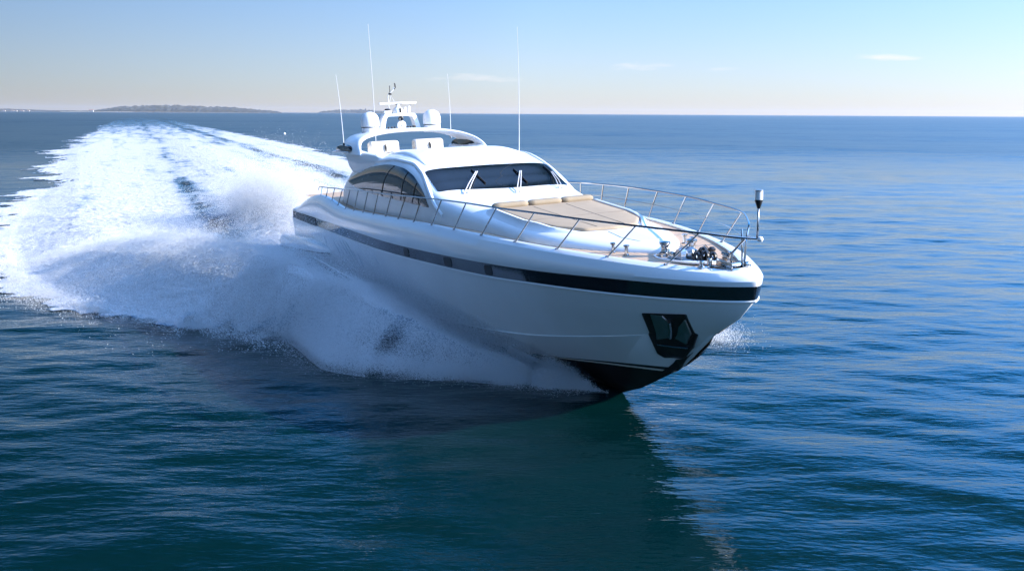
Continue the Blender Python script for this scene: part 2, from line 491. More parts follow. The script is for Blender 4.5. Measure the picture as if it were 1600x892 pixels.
# ------------------------------------------------------------------ sea
_r = np.random.default_rng(11)
WAVES = []
for _k in range(46):
    lam = 0.9 * (7.0 / 0.9) ** _r.random()
    th = RAD(90) + _r.normal(0, RAD(24)) + RAD(6)
    WAVES.append((2*np.pi/lam*math.cos(th), 2*np.pi/lam*math.sin(th), _r.random()*6.28, 0.0017*lam**0.9))
def sea_h(x, y):
    h = np.zeros_like(x)
    for kx, ky, ph, a in WAVES:
        h += a * np.sin(kx*x + ky*y + ph)
    r = np.hypot(x, y - 20)
    return h * (1 - sstep(90, 260, r))
def graded(lo, hi, step, end, g):
    a = list(np.arange(lo, hi + 1e-6, step))
    s = step; v = a[-1]; up = []
    while v < end: s *= g; v += s; up.append(v)
    s = step; v = a[0]; dn = []
    while v > -end: s *= g; v -= s; dn.append(v)
    return np.array(dn[::-1] + a + up)
def sea():
    xs = graded(-32, 30, 0.17, 13000, 1.055); ys = graded(5, 62, 0.17, 14000, 1.05)
    X, Y = np.meshgrid(xs, ys, indexing='ij')
    Zs = sea_h(X, Y)
    nu, nv = X.shape
    i = np.arange(nu * nv).reshape(nu, nv)
    F = np.stack([i[:-1, :-1], i[1:, :-1], i[1:, 1:], i[:-1, 1:]], -1).reshape(-1, 4)
    o = fast_mesh('sea', np.stack([X, Y, Zs], -1).reshape(-1, 3), F, M_water)
    structure(o, 'calm deep blue open sea with fine ripples', 'sea')
sea()

# ------------------------------------------------------------------ yacht frame
Rw = np.array([[0.44201945, 0.89582245, -0.04605363],
               [-0.89678472, 0.44246681, -0.00053391],
               [0.01989892, 0.04153621, 0.99893883]])
Tw = np.array([-8.5489, 47.1333, -0.0097])
yacht = bpy.data.objects.new('yacht', None)
COL.objects.link(yacht)
ym = Matrix.Identity(4)
for r in range(3):
    for c in range(3): ym[r][c] = Rw[r, c]
    ym[r][3] = Tw[r]
yacht.matrix_world = ym
tag(yacht, 'large white motor yacht speeding over the sea with a black hull stripe and beige sunpad', 'yacht')
HD = math.atan2(Rw[1, 0], Rw[0, 0]); CH, SH = math.cos(HD), math.sin(HD)
def s2w(s, t):   # along / across the yacht's heading, on the water -> world
    return Tw[0] + s*CH - t*SH, Tw[1] + s*SH + t*CH

# ------------------------------------------------------------------ hull
def plan(x, L, B, n=2.7, m=0.75, x0=12.0):
    t = np.clip((x - x0) / (L - x0), 0, 1)
    return B * (1 - t**n)**m
Z_band_lo = [(0, 2.45), (6, 2.5), (14, 2.55), (20.5, 2.70), (24, 2.78), (26, 2.86), (29.4, 2.98), (31.2, 3.06), (31.95, 3.10)]
Z_band_hi = [(0, 2.83), (2, 2.87), (6, 2.93), (16, 3.0), (20, 3.10), (24, 3.20), (26, 3.26), (29, 3.38), (31, 3.43), (32.1, 3.47)]
Z_top = [(1.4, 3.1), (2.5, 3.45), (4, 3.78), (5.4, 3.97), (6.4, 4.02), (7.4, 3.97), (8.4, 3.87), (9.4, 3.77), (10.6, 3.73),
         (12, 3.76), (14.5, 3.83), (17, 3.90), (20, 3.95), (23, 3.93), (25, 3.90), (28, 3.84), (30, 3.78), (31.3, 3.74)]
def z_top(x): return T(Z_top, x)
def z_deck(x): return z_top(np.maximum(x, 9.5)) - T([(0, .06), (20, .05), (27, .05), (30, .09), (31.3, .10)], x)
def y_top(x): return plan(x, 31.3, 3.22, m=0.7)
def y_in(x): return plan(x, 31.15, 3.10, m=0.68)
LINES = [  # x_start, x_end, y(x), z(x)
    (0.0, 26.2, lambda x: 0*x, lambda x: T([(0, -.7), (15, -1.0), (23, -.9), (26.2, -.62)], x)),
    (0.0, 27.4, lambda x: plan(x, 27.4, 1.6, 1.8, 1.0, 8), lambda x: T([(0, -.3), (15, -.4), (22, -.25), (25, -.2), (27.4, -.13)], x)),
    (0.0, 29.2, lambda x: plan(x, 29.2, 2.6, 3.0, 1.0, 8), lambda x: T([(0, .05), (15, .0), (20, .05), (24.4, .33), (27, .65), (29.1, .88)], x)),
    (0.0, 30.55, lambda x: plan(x, 30.55, 3.05, 3.0, .85, 8), lambda x: T([(0, .55), (12, .5), (18, .58), (22, .80), (24.3, 1.03), (27.8, 1.6), (29.1, 1.86), (30.55, 2.08)], x)),
    (0.0, 30.62, lambda x: plan(x, 30.60, 3.00, 3.0, .85, 8), lambda x: T([(0, .57), (12, .52), (18, .60), (22, .82), (24.3, 1.05), (27.8, 1.62), (29.1, 1.88), (30.6, 2.10)], x)),
    (0.15, 31.35, lambda x: plan(x, 31.35, 3.40, 2.75, .80, 10), lambda x: .5*T([(0, .55), (12, .5), (18, .58), (22, .80), (24.3, 1.03), (27.8, 1.6), (29.1, 1.86), (31.35, 2.15)], x) + .5*T(Z_band_lo, x)),
    (0.3, 31.80, lambda x: plan(x, 31.80, 3.47, m=.72), lambda x: T(Z_band_lo, x)),
    (0.6, 31.90, lambda x: plan(x, 31.90, 3.50, m=.68), lambda x: T(Z_band_hi, x)),
    (0.7, 31.90, lambda x: plan(x, 31.90, 3.51, m=.67), lambda x: T(Z_band_hi, x) + .10),
    (0.85, 31.84, lambda x: plan(x, 31.84, 3.47, m=.67), lambda x: .45*T(Z_band_hi, x) + .55*np.maximum(z_top(x), T(Z_band_hi, x) + .2)),
    (1.05, 31.68, lambda x: plan(x, 31.68, 3.38, m=.67), lambda x: .14*T(Z_band_hi, x) + .86*np.maximum(z_top(x), T(Z_band_hi, x) + .2)),
    (1.3, 31.47, lambda x: plan(x, 31.47, 3.28, m=.68), lambda x: np.maximum(z_top(x), T(Z_band_hi, x) + .2) - .012),
    (1.4, 31.32, lambda x: plan(x, 31.32, 3.20, m=.70), lambda x: z_top(x)),
    (1.5, 31.2, lambda x: plan(x, 31.2, 3.12, m=.70), lambda x: z_top(x) - .01),
    (1.6, 31.15, lambda x: y_in(x), lambda x: z_top(x) - .26),
]
U = 1 - (1 - np.linspace(0, 1, 150))**1.7
def port_full(x, z):
    # the far bow quarter carries a little more flare
    b = np.interp(x, [13, 20, 24, 28, 30, 31, 31.9], [0, .5, .95, 1.0, .8, .6, .3])
    zk = LINES[4][3](np.asarray(x, float)); zb = T(Z_band_lo, x)
    return 1 + .20 * b * np.clip((z - zk) / (zb - zk), 0, 1)
def hull_side():
    P = np.zeros((len(U), len(LINES), 3))
    for j, (x0, x1, fy, fz) in enumerate(LINES):
        x = x0 + (x1 - x0) * U
        P[:, j, 0] = x; P[:, j, 1] = -fy(x); P[:, j, 2] = fz(x)
    P[-1, :, 1] = 0
    return P
PS = hull_side()
def densify(P, sub=3):   # smooth across the profile between the hard lines
    out = []
    hard = {2: 1, 3: 1, 4: 1, 6: 1}
    for j in range(P.shape[1] - 1):
        for k in range(sub): 
            t = k / sub
            out.append(P[:, j] * (1 - t) + P[:, j + 1] * t)
    out.append(P[:, -1])
    return np.stack(out, 1)
def hull():
    P = PS
    Q = P * np.array([1, -1, 1])
    Q[..., 1] *= port_full(Q[..., 0], Q[..., 2])
    mb = MB()
    nj = P.shape[1]
    for X in (P, Q):
        f0 = len(mb.f)
        mb.grid(X)
        for k in range(f0, len(mb.f)):
            if (k - f0) % (nj - 1) < 2: mb.mi[k] = 1
    # transom
    a = [tuple(p) for p in P[0]]; b = [tuple(q) for q in Q[0]]
    n = len(a)
    mb.add(a + b, [(j, j + 1, n + j + 1, n + j) for j in range(n - 1)], smooth=False)
    o = mb.build('hull', [M_gel, M_black], yacht, sharp=RAD(28))
    bm = bmesh.new(); bm.from_mesh(o.data); bmesh.ops.remove_doubles(bm, verts=bm.verts, dist=0.004)
    bm.to_mesh(o.data); bm.free()
    return o
hull_o = hull()

def hull_line(j, off=0.0, x_lo=None, x_hi=None):
    return PS[:, j]
def strip(j0, f0, j1, f1, xr, off, nu=160, nv=5):
    """a strip lying on the hull side between two lines (fractions between adjacent lines), lifted off by off; both sides joined round the bow if xr ends at the bow"""
    x0a, x1a, fya, fza = LINES[j0]; x0b, x1b, fyb, fzb = LINES[j1]
    P = np.zeros((nu, nv, 3))
    return P

def side_strip(name, ja, jb, fa, fb, u0, u1, off, m, th=0.0, parent=None, label=None, sides=(1, -1), nu=150, nv=6):
    mb = MB()
    us = np.linspace(0, 1, nu); uu = u0 + (u1 - u0) * (1 - (1 - us)**1.7)
    for sd in sides:
        P = np.zeros((nu, nv, 3))
        for i, v in enumerate(np.linspace(fa, fb, nv)):
            xa0, xa1, ya, za = LINES[ja]; xb0, xb1, yb, zb = LINES[jb]
            xa = xa0 + (xa1 - xa0) * uu; xb = xb0 + (xb1 - xb0) * uu
            pa = np.stack([xa, ya(xa), za(xa)], 1); pb = np.stack([xb, yb(xb), zb(xb)], 1)
            P[:, i] = pa * (1 - v) + pb * v
        # outward offset
        du = np.gradient(P, axis=0); dv = np.gradient(P, axis=1)
        nrm = np.cross(du, dv); nrm /= np.linalg.norm(nrm, axis=2)[..., None] + 1e-12
        if nrm[nu // 2, nv // 2, 1] < 0: nrm = -nrm
        if u1 >= 0.999: nrm[-1] = (1, 0, 0)
        O = P + nrm * off
        # close the edges back to the hull
        G = np.concatenate([P[:, :1] - nrm[:, :1]*0.01, O, P[:, -1:] - nrm[:, -1:]*0.01], 1)
        if sd < 0: G[..., 1] *= port_full(G[..., 0], G[..., 2])
        G[..., 1] *= -sd
        if u1 >= 0.999: G[-1, :, 1] = 0
        mb.grid(G)
    return mb.build(name, m, parent or yacht, label, sharp=RAD(50))
band = side_strip('hull_band', 6, 7, 0.08, 0.96, 0.004, 1.0, 0.014, M_band)
side_strip('boot_stripe', 1, 2, 0.825, 0.88, 0.0, 1.0, 0.012, M_stripe, nv=3)

def side_curve(j, off=0.0, dz=0.0, n=160, sd=1, f=0.0):
    x0, x1, fy, fz = LINES[j]
    u = 1 - (1 - np.linspace(0, 1, n))**1.7
    x = x0 + (x1 - x0) * u
    k = port_full(x, fz(x)) if sd < 0 else 1.0
    return np.stack([x, -sd * (fy(x) * k + off), fz(x) + dz], 1)
def rub_rail():
    a = side_curve(6, 0.012, 0.0, sd=1); b = side_curve(6, 0.012, 0.0, sd=-1)
    a[-1, 0] += 0.02
    pts = np.concatenate([a[:-1], a[-1:] * [1, 0, 1], b[:-1][::-1]])
    MB().tube(pts, 0.034, 6).build('rub_rail', M_gel2, yacht)
rub_rail()

# surface look-up on one hull panel (between two lines)
def on_hull(x, z, sd=-1, off=0.0):
    best = None
    for j in range(0, len(LINES) - 2):
        la, lb = LINES[j], LINES[j + 1]
        za, zb = float(la[3](np.array(x))), float(lb[3](np.array(x)))
        if za <= z <= zb + 1e-6:
            f = (z - za) / max(zb - za, 1e-6)
            y = float(la[2](np.array(x))) * (1 - f) + float(lb[2](np.array(x))) * f
            if sd > 0: y *= float(port_full(x, z))
            return np.array([x, sd * (y + off), z])
    la = LINES[3]
    return np.array([x, sd * (float(la[2](np.array(x))) + off), z])

# air intake grille in the band, aft
def grille():
    for sd in (1, -1):
        mb = MB(); m2 = MB()
        xs = np.linspace(1.35, 5.6, 20)
        lo = T(Z_band_lo, xs) + .03; hi = T(Z_band_hi, xs) - .02
        G = np.stack([np.stack([xs, -sd*(np.interp(xs, [0, 2, 6], [3.45, 3.5, 3.5])*0 + 3.525) + 0*xs, lo*(1-v) + hi*v], 1) for v in np.linspace(0, 1, 3)], 1)
        mb.grid(G)
        g = mb.build('air_grille', M_grille, band)
        for v in (0.14, 0.32, 0.5, 0.68, 0.86):
            m2.tube(np.stack([xs, -sd*(3.535) + 0*xs, lo*(1-v) + hi*v], 1), 0.010, 5)
        m2.build('slats', M_steel2, g)
grille()
# portholes and hull vents
def portholes():
    for x, w in ((18.25, 0.50), (21.5, 0.55), (23.9, 0.40)):
        for sd in (-1, 1):
            mb = MB(); P = []
            zl, zh = float(T(Z_band_lo, x)) + .05, float(T(Z_band_hi, x)) - .05
            c = (zl + zh) / 2; hh = (zh - zl) / 2
            for rr in (1.0, 0.92, 0.0):
                row = []
                for t in np.linspace(0, 2*np.pi, 28, endpoint=False):
                    cx = np.sign(math.cos(t)) * abs(math.cos(t))**0.5 * w/2 * rr; cz = np.sign(math.sin(t)) * abs(math.sin(t))**0.5 * hh * rr
                    row.append(on_hull(x + cx, c + cz, sd, 0.034 if rr < 1 else 0.012))
                P.append(row)
            mb.grid(P, close_v=True)
            mb.build('porthole', M_blackpl, band)
portholes()
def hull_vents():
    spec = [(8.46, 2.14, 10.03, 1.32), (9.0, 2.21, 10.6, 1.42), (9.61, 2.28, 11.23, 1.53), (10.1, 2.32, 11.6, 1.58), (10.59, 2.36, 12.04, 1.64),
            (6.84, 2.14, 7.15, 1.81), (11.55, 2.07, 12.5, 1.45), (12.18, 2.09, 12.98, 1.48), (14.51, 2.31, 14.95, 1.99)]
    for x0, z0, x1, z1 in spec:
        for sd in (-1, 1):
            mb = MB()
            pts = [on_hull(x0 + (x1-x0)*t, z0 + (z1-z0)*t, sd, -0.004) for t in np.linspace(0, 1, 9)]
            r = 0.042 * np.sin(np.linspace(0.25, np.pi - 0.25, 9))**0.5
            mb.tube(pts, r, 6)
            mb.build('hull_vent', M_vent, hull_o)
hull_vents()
# side step / swim platform wing at the stern quarter
def side_step():
    for sd in (-1, 1):
        xs = np.concatenate([np.linspace(-2.0, 5.5, 20), np.linspace(5.8, 7.6, 14)])
        P = []
        for x in xs:
            k = math.sqrt(max(0.0, 1 - (max(0, x - 3.0) / 4.65)**2.2))
            w = 0.50 * k + 0.01; cz = float(np.interp(x, [-2, 0, 4, 7.6], [0.93, 1.1, 1.42, 1.52])); hh = 0.40 * k**0.8 + 0.01
            ring = []
            for t in np.linspace(0, 2*np.pi, 20, endpoint=False):
                cy = np.sign(math.cos(t)) * abs(math.cos(t))**0.6 * w; czz = np.sign(math.sin(t)) * abs(math.sin(t))**0.6 * hh
                ring.append((x, sd * (3.30 + cy), cz + czz))
            P.append(ring)
        mb = MB().grid(P, close_v=True)
        n = len(P)
        mb.add(P[0], [list(range(20))], False)
        mb.build('side_step', M_gel, yacht)
        m2 = MB()
        pts = [(x, sd*(3.30 + 0.50*math.sqrt(max(0.0, 1 - (max(0, x - 3.0)/4.65)**2.2))), float(np.interp(x, [-2, 0, 4, 7.6], [0.70, .87, 1.18, 1.44]))) for x in np.linspace(-2, 7.5, 40)]
        m2.tube(pts, 0.035, 6); m2.build('rubber_strip', M_blackpl, yacht)
    MB().box((-1.0, 0, 0.95), (2.0, 6.4, 0.22), 0.08).build('swim_platform', M_gel2, yacht)
side_step()

# ------------------------------------------------------------------ deck
def deck():
    xs = np.linspace(1.8, 31.12, 140)
    G = np.stack([np.stack([xs, (y_in(xs) * (port_full(xs, z_top(xs)) if v > 0 else 1.0) - 0.005) * v, z_deck(xs) + 0.04*(1 - v*v)], 1) for v in np.linspace(-1, 1, 15)], 1)
    MB().grid(G).build('deck', M_teak, yacht)
deck()

# ------------------------------------------------------------------ superstructure shell
ZT = [(6.4, 3.75), (6.9, 4.30), (7.6, 4.75), (9.3, 5.35), (11, 5.70), (12.3, 5.90), (13.2, 6.0), (14.5, 6.06), (16, 5.98), (17.0, 5.80),
      (17.8, 5.56), (18.6, 5.21), (19.4, 4.87), (19.9, 4.76), (20.6, 4.66), (22, 4.47), (24, 4.29), (26, 4.14), (27.5, 4.03), (28.3, 3.96), (28.6, 3.90), (28.75, 3.76)]
WT = [(6.4, 2.3), (8, 2.66), (10, 2.78), (16, 2.82), (18, 2.78), (19.4, 2.74), (20.5, 2.60), (22.3, 2.34), (25.0, 2.08), (25.7, 1.95), (26.7, 1.62), (27.65, 1.14), (28.3, .62), (28.6, .32), (28.75, .10)]
NT = [(6.4, 5), (10, 6.5), (18, 8), (19.4, 7.5), (20.2, 6.5), (21, 6), (24, 5.2), (27, 4.0), (28.75, 3.0)]
SZ0 = 3.60
def shell_z(x, y):
    x = np.asarray(x, float)
    w, n, H = T(WT, x), T(NT, x), T(ZT, x) - SZ0
    r = np.clip(np.abs(y) / w, 0, 0.9999)
    return SZ0 + H * (1 - r**n)**(1 / n)
def shell_y(x, z):
    w, n, H = T(WT, x), T(NT, x), T(ZT, x) - SZ0
    r = np.clip((z - SZ0) / H, 0, 0.9999)
    return w * (1 - r**n)**(1 / n)
def shell():
    xs = np.unique(np.concatenate([np.linspace(6.4, 8, 14), np.linspace(8, 17, 40), np.linspace(17, 21, 40), np.linspace(21, 27.5, 36), np.linspace(27.5, 28.75, 22)]))
    th = np.linspace(0, np.pi, 81)
    P = []
    for x in xs:
        w, n, H = float(T(WT, x)), float(T(NT, x)), float(T(ZT, x)) - SZ0
        c, s = np.cos(th), np.sin(th)
        y = -w * np.sign(c) * np.abs(c)**(2/n); z = SZ0 + H * np.abs(s)**(2/n)
        P.append(np.stack([np.full_like(y, x), y, z], 1))
    mb = MB().grid(P)
    return mb.build('cabin', M_gel2, yacht, sharp=RAD(60))
cabin = shell()

def top_patch(corners_fn, nu, nv, off):
    G = []
    return G
def patch_top(outline, off, name, m, parent, bend=None, border=None, label=None):
    """thin panel on the top of the shell: outline = closed list of (x,y)"""
    out = np.asarray(outline, float); c = out.mean(0)
    rows = []
    for k in np.linspace(1, 0, 12):
        p = c + (out - c) * k
        z = shell_z(p[:, 0], p[:, 1])
        # normal offset
        e = 0.02
        zx = (shell_z(p[:, 0]+e, p[:, 1]) - shell_z(p[:, 0]-e, p[:, 1])) / (2*e)
        zy = (shell_z(p[:, 0], p[:, 1]+e) - shell_z(p[:, 0], p[:, 1]-e)) / (2*e)
        nn = np.stack([-zx, -zy, np.ones_like(zx)], 1); nn /= np.linalg.norm(nn, axis=1)[:, None]
        o = off
        rows.append(np.stack([p[:, 0], p[:, 1], z], 1) + nn * o)
    rows.insert(0, rows[0] - 0.03 * nn)
    return MB().grid(rows, close_v=True).build(name, m, parent, label, sharp=RAD(50))
def rounded_poly(pts, r, n=6):
    pts = [np.asarray(p, float) for p in pts]; out = []
    for i in range(len(pts)):
        a, b, c = pts[i - 1], pts[i], pts[(i + 1) % len(pts)]
        d1 = (a - b) / np.linalg.norm(a - b); d2 = (c - b) / np.linalg.norm(c - b)
        p, q = b + d1 * r, b + d2 * r
        for t in np.linspace(0, 1, n):
            out.append((1-t)**2 * p + 2*t*(1-t) * b + t*t * q)
        # straight subdivision
        nx = pts[(i + 1) % len(pts)]
        e = nx + (b - nx) / np.linalg.norm(b - nx) * r
        for t in np.linspace(0, 1, 26)[1:-1]: out.append(q * (1-t) + e * t)
    return np.array(out)
ws_out = rounded_poly([(19.14, -2.42), (19.40, 0.0), (19.42, 2.46), (17.80, 2.40), (17.70, 0.0), (17.74, -2.38)], 0.16)
windscreen = patch_top(ws_out, 0.018, 'windscreen', M_glass, yacht)

def side_window():
    top = [(8.9, 4.78), (9.4, 4.93), (10.3, 5.12), (12.1, 5.44), (13.6, 5.61), (15.0, 5.69), (16.3, 5.63), (17.3, 5.43), (18.1, 5.10), (18.65, 4.76), (19.0, 4.42)]
    tp = spline(top, 60)
    bot = np.stack([tp[:, 0], np.interp(tp[:, 0], [8.9, 10.3, 12.5, 16, 19.0], [4.76, 4.60, 4.48, 4.44, 4.40])], 1)
    for sd in (-1, 1):
        G = []
        for v in np.linspace(0, 1, 14):
            p = bot * (1 - v) + tp * v
            G.append(np.stack([p[:, 0], sd * (shell_y(p[:, 0], p[:, 1]) + 0.015), p[:, 1] + 0.0], 1))
        G.insert(0, G[0] - [0, sd*0.05, 0]); G.append(G[-1] - [0, sd*0.05, 0.0])
        w = MB().grid(G).build('side_window', M_sglass, yacht, sharp=RAD(60))
        # mullions: curved dark dividers
        for pts in ([(15.55, 5.66), (15.0, 5.4), (14.45, 5.0), (14.1, 4.5)], [(17.0, 5.50), (16.75, 5.2), (16.5, 4.8), (16.35, 4.48)], [(17.9, 5.15), (17.75, 4.9), (17.6, 4.6), (17.5, 4.46)]):
            q = spline(pts, 16)
            MB().tube(np.stack([q[:, 0], sd * (shell_y(q[:, 0], q[:, 1]) + 0.012), q[:, 1]], 1), 0.026, 6).build('mullion', M_blackpl, w)
        # raised frame over the window arch
        fr = spline([(6.7, 4.08), (7.3, 4.52), (8.3, 4.88), (10.3, 5.34), (12.2, 5.64), (14.0, 5.80), (15.2, 5.85), (16.6, 5.77), (17.7, 5.48), (18.6, 5.02), (19.4, 4.52), (20.0, 4.2)], 60)
        MB().tube(np.stack([fr[:, 0], sd * (shell_y(fr[:, 0], fr[:, 1]) - 0.03), fr[:, 1]], 1), 0.085, 8).build('window_frame', M_gel2, w)
side_window()

# wipers
def wiper(base, tip, b0, b1):
    def on(p, off): return np.array([p[0], p[1], float(shell_z(p[0], p[1]))]) + np.array([0.35, 0, 0.94]) * off
    root = bpy.data.objects.new('wiper', None)
    mb = MB()
    w = None
    for dy in (0.0, 0.14):
        a = on((base[0], base[1] + dy), 0.03); c = on((tip[0], tip[1] + dy*0.4), 0.10)
        mb.tube([a, (a*.6 + c*.4) + [0.02, 0, 0.05], c], 0.018, 6)
        mb.lathe(a - [0, 0, .03], [(0.05, 0), (0.05, 0.05), (0.0, 0.07)], 10)
    bpy.data.objects.remove(root)
    o = mb.build('wiper', M_palegrey, windscreen)
    p, q = on(b0, 0.05), on(b1, 0.05)
    # blade hangs on the wiper: own part of the screen
    MB().tube([p, (p+q)/2 + [0, 0, 0.012], q], 0.03, 6).build('wiper_blade', M_blackpl, windscreen)
wiper((19.58, -1.68), (18.29, -0.66), (18.06, -0.72), (18.99, -0.62))
wiper((19.98, 0.08), (18.46, 0.98), (18.22, 0.86), (19.15, 0.92))
wiper((19.86, 1.80), (18.62, 2.16), (18.10, 2.14), (19.13, 2.22))

# ------------------------------------------------------------------ foredeck: sunpad, cushions, coamings, painted facet shade
def sunpad():
    out = rounded_poly([(22.15, -1.70), (22.15, 1.70), (24.2, 1.68), (25.3, 1.42), (26.05, 0.85), (26.2, 0.0), (26.05, -0.85), (25.3, -1.42), (24.2, -1.68)], 0.12)
    c = np.array([24.1, 0.0]); rows = []
    for k, h in ((1.0, 0.0), (1.0, 0.05), (0.985, 0.075), (0.95, 0.085), (0.6, 0.088), (0.3, 0.088), (0.0, 0.088)):
        p = c + (out - c) * k
        z = shell_z(p[:, 0], p[:, 1] * 0.8) + h + 0.01
        rows.append(np.stack([p[:, 0], p[:, 1], z], 1))
    pad = MB().grid(rows, close_v=True).build('sunpad', M_pad, yacht, sharp=RAD(60))
    # seams
    for pts in ([(22.5, -0.58), (26.0, -0.45)], [(22.5, 0.58), (26.0, 0.45)], [(24.3, -1.55), (24.3, 1.55)]):
        q = spline(pts, 30)
        MB().tube(np.stack([q[:, 0], q[:, 1], shell_z(q[:, 0], q[:, 1]*.8) + 0.099], 1), 0.007, 5).build('seam', M_seam, pad)
    # back bolsters
    for y0, y1 in ((-1.78, -0.62), (-0.58, 0.58), (0.62, 1.78)):
        ys = np.linspace(y0, y1, 14); P = []
        for y in ys:
            e = min(y - y0, y1 - y); k = 0.55 + 0.45 * min(1, (e / 0.12))**0.5
            ring = []
            for t in np.linspace(0, 2*np.pi, 18, endpoint=False):
                cx = np.sign(math.cos(t)) * abs(math.cos(t))**0.7 * 0.18 * k; cz = np.sign(math.sin(t)) * abs(math.sin(t))**0.7 * 0.105 * k
                ring.append((22.12 - 0.05*y*y*0.3 + cx, y, float(shell_z(22.12, y*0.8)) + 0.14 + cz))
            P.append(ring)
        mb = MB().grid(P, close_v=True)
        mb.add(P[0], [list(range(18))]); mb.add(P[-1], [list(range(18))])
        mb.build('cushion', M_cush, pad, sharp=RAD(70))
    # white side coamings round the pad
    for sd in (-1, 1):
        xs = np.linspace(21.9, 26.6, 40); P = []
        for x in xs:
            yi = float(np.interp(x, [21.9, 22.3, 24.2, 25.3, 26.05, 26.6], [1.78, 1.76, 1.74, 1.48, 1.0, 0.75])); yo = min(yi + 0.75, float(T(WT, x)) - 0.06)
            k = max(0.02, min(1, (26.3 - x) / 1.5, (x - 21.9) / 0.4 + 0.15))
            zi = float(shell_z(x, yi*0.8)); hb = 0.12 * k
            zo = float(shell_z(x, yo))
            P.append([(x, sd*yi, zi - 0.02), (x, sd*yi, zi + hb*0.9), (x, sd*(yi+0.02), zi + hb), (x, sd*(yi+0.10), zi + hb), (x, sd*(yi*.72+yo*.28), (zi+hb)*.80 + zo*.20), (x, sd*((yi+yo)/2), (zi+hb)*.52 + zo*.48), (x, sd*(yi*.22+yo*.78), (zi+hb)*.16 + zo*.84 + .005), (x, sd*yo, zo + 0.003), (x, sd*(yo+0.03), float(shell_z(x, yo+.03)) - 0.03)])
        MB().grid(P).build('sunpad_coaming', M_gel2, yacht, sharp=RAD(40))
    h = rounded_poly([(26.3, -0.30), (26.3, 0.28), (27.9, 0.34), (27.8, -0.26), (27.2, -0.44)], 0.06)
    patch_top(h, 0.012, 'facet_shade', M_palegrey, yacht)  # grey panel stands in for the shading of a foredeck facet
sunpad()

# ------------------------------------------------------------------ flybridge, arch and mast
def flybridge():
    xs = np.linspace(8.0, 13.6, 48)
    for sd in (-1, 1):
        P = []
        for x in xs:
            zt = float(np.interp(x, [8.0, 8.4, 9.0, 10.2, 11, 12, 13, 13.6], [6.04, 6.10, 6.16, 6.18, 6.12, 6.05, 5.98, 5.84]))
            zb = float(np.interp(x, [8.0, 9.4, 9.75, 10.0, 10.6, 11.5, 13.6], [5.99, 5.92, 5.72, 5.25, 5.2, 5.25, 5.5]))
            yo = float(np.interp(x, [8.0, 9.3, 11, 13.6], [2.80, 2.92, 2.86, 2.60])); yi = yo - 0.30
            P.append([(x, sd*(yi-.05), zb), (x, sd*(yo-.12), zb), (x, sd*yo, zb*.75 + zt*.25), (x, sd*yo, zb*.3 + zt*.7), (x, sd*(yo-.05), zt-.03), (x, sd*(yo-.12), zt), (x, sd*(yi+.04), zt), (x, sd*yi, zt-.05), (x, sd*(yi-.05), zb)])
        mb = MB().grid(P)
        mb.add(P[0], [list(range(8))], False)
        mb.build('flybridge_side', M_gel2, yacht, sharp=RAD(40))
    # floor and front lip
    MB().box((11.0, 0, 5.55), (4.4, 5.0, 0.12), 0.03).build('flybridge_floor', M_gel2, yacht)
    ys = np.linspace(-2.45, 2.45, 40); P = []
    for y in ys:
        x = 12.75 - 0.04*y*y; zt = 6.04 - 0.02*abs(y)
        P.append([(x-.25, y, 5.6), (x-.25, y, zt-.04), (x-.2, y, zt), (x-.05, y, zt+.01), (x+.2, y, zt-.02), (x+.5, y, float(shell_z(x+.5, min(abs(y), 2.3))) - 0.02)])
    MB().grid(P).build('flybridge_lip', M_gel2, yacht, sharp=RAD(50))
    # roof hood : raised middle of the hard top
    ol = rounded_poly([(12.35, -1.95), (12.35, 1.95), (15.2, 2.12), (17.4, 2.18), (17.4, -2.18), (15.2, -2.12)], 0.3)
    c = np.array([14.9, 0.0]); rows = []
    for k, h in ((1.0, -0.04), (0.99, 0.03), (0.96, 0.07), (0.9, 0.09), (0.6, 0.11), (0.3, 0.11), (0, 0.11)):
        p = c + (ol - c) * k
        fade = np.clip((17.4 - p[:, 0]) / 2.0, 0, 1)
        rows.append(np.stack([p[:, 0], p[:, 1], shell_z(p[:, 0], p[:, 1]) + (h * fade if h > 0 else h) + .004], 1))
    MB().grid(rows, close_v=True).build('roof', M_gel2, yacht, sharp=RAD(60))
    # seats
    for y0, y1 in ((-2.28, -1.0), (-0.32, 1.0)):
        yc = (y0 + y1) / 2
        s = MB().box((11.0, yc, 6.18), (0.5, y1 - y0, 0.58), 0.12, seg=3).build('helm_seat', M_cream, yacht)
        MB().tube([(11.29, yc + 0.02, 6.05), (11.29, yc + 0.02, 6.24), (11.27, yc + 0.0, 6.33)], [0.02, 0.05, 0.03], 8).build('grab_handle', M_blackpl, s)
    MB().box((11.6, 0.2, 5.97), (0.6, 3.4, 0.2), 0.06).build('flybridge_console', M_gel2, yacht)
    # tail windows (dark glass fairing on the wing)
    for sd in (-1, 1):
        P = []
        for k, yy in ((0.0, 2.94), (0.9, 2.95), (1.0, 2.88), (1.0, 2.60), (0.0, 2.55)):
            row = []
            for t in np.linspace(0, np.pi, 18):
                xx = 9.35 + 1.30 * math.cos(t) * max(k, .02) * (1.0 if math.cos(t) > 0 else 0.92)
                zz = 6.09 + 0.27 * math.sin(t)**(0.75) * k
                row.append((xx, sd*yy, zz))
            P.append(row)
        MB().grid(P).build('tail_window', M_glass, yacht, sharp=RAD(50))
    # plate under the tail window: thin fin
    for sd in (-1, 1):
        MB().box((9.1, sd*2.8, 6.05), (2.4, 0.42, 0.07), 0.03).build('wing_fin', M_gel2, yacht)
flybridge()

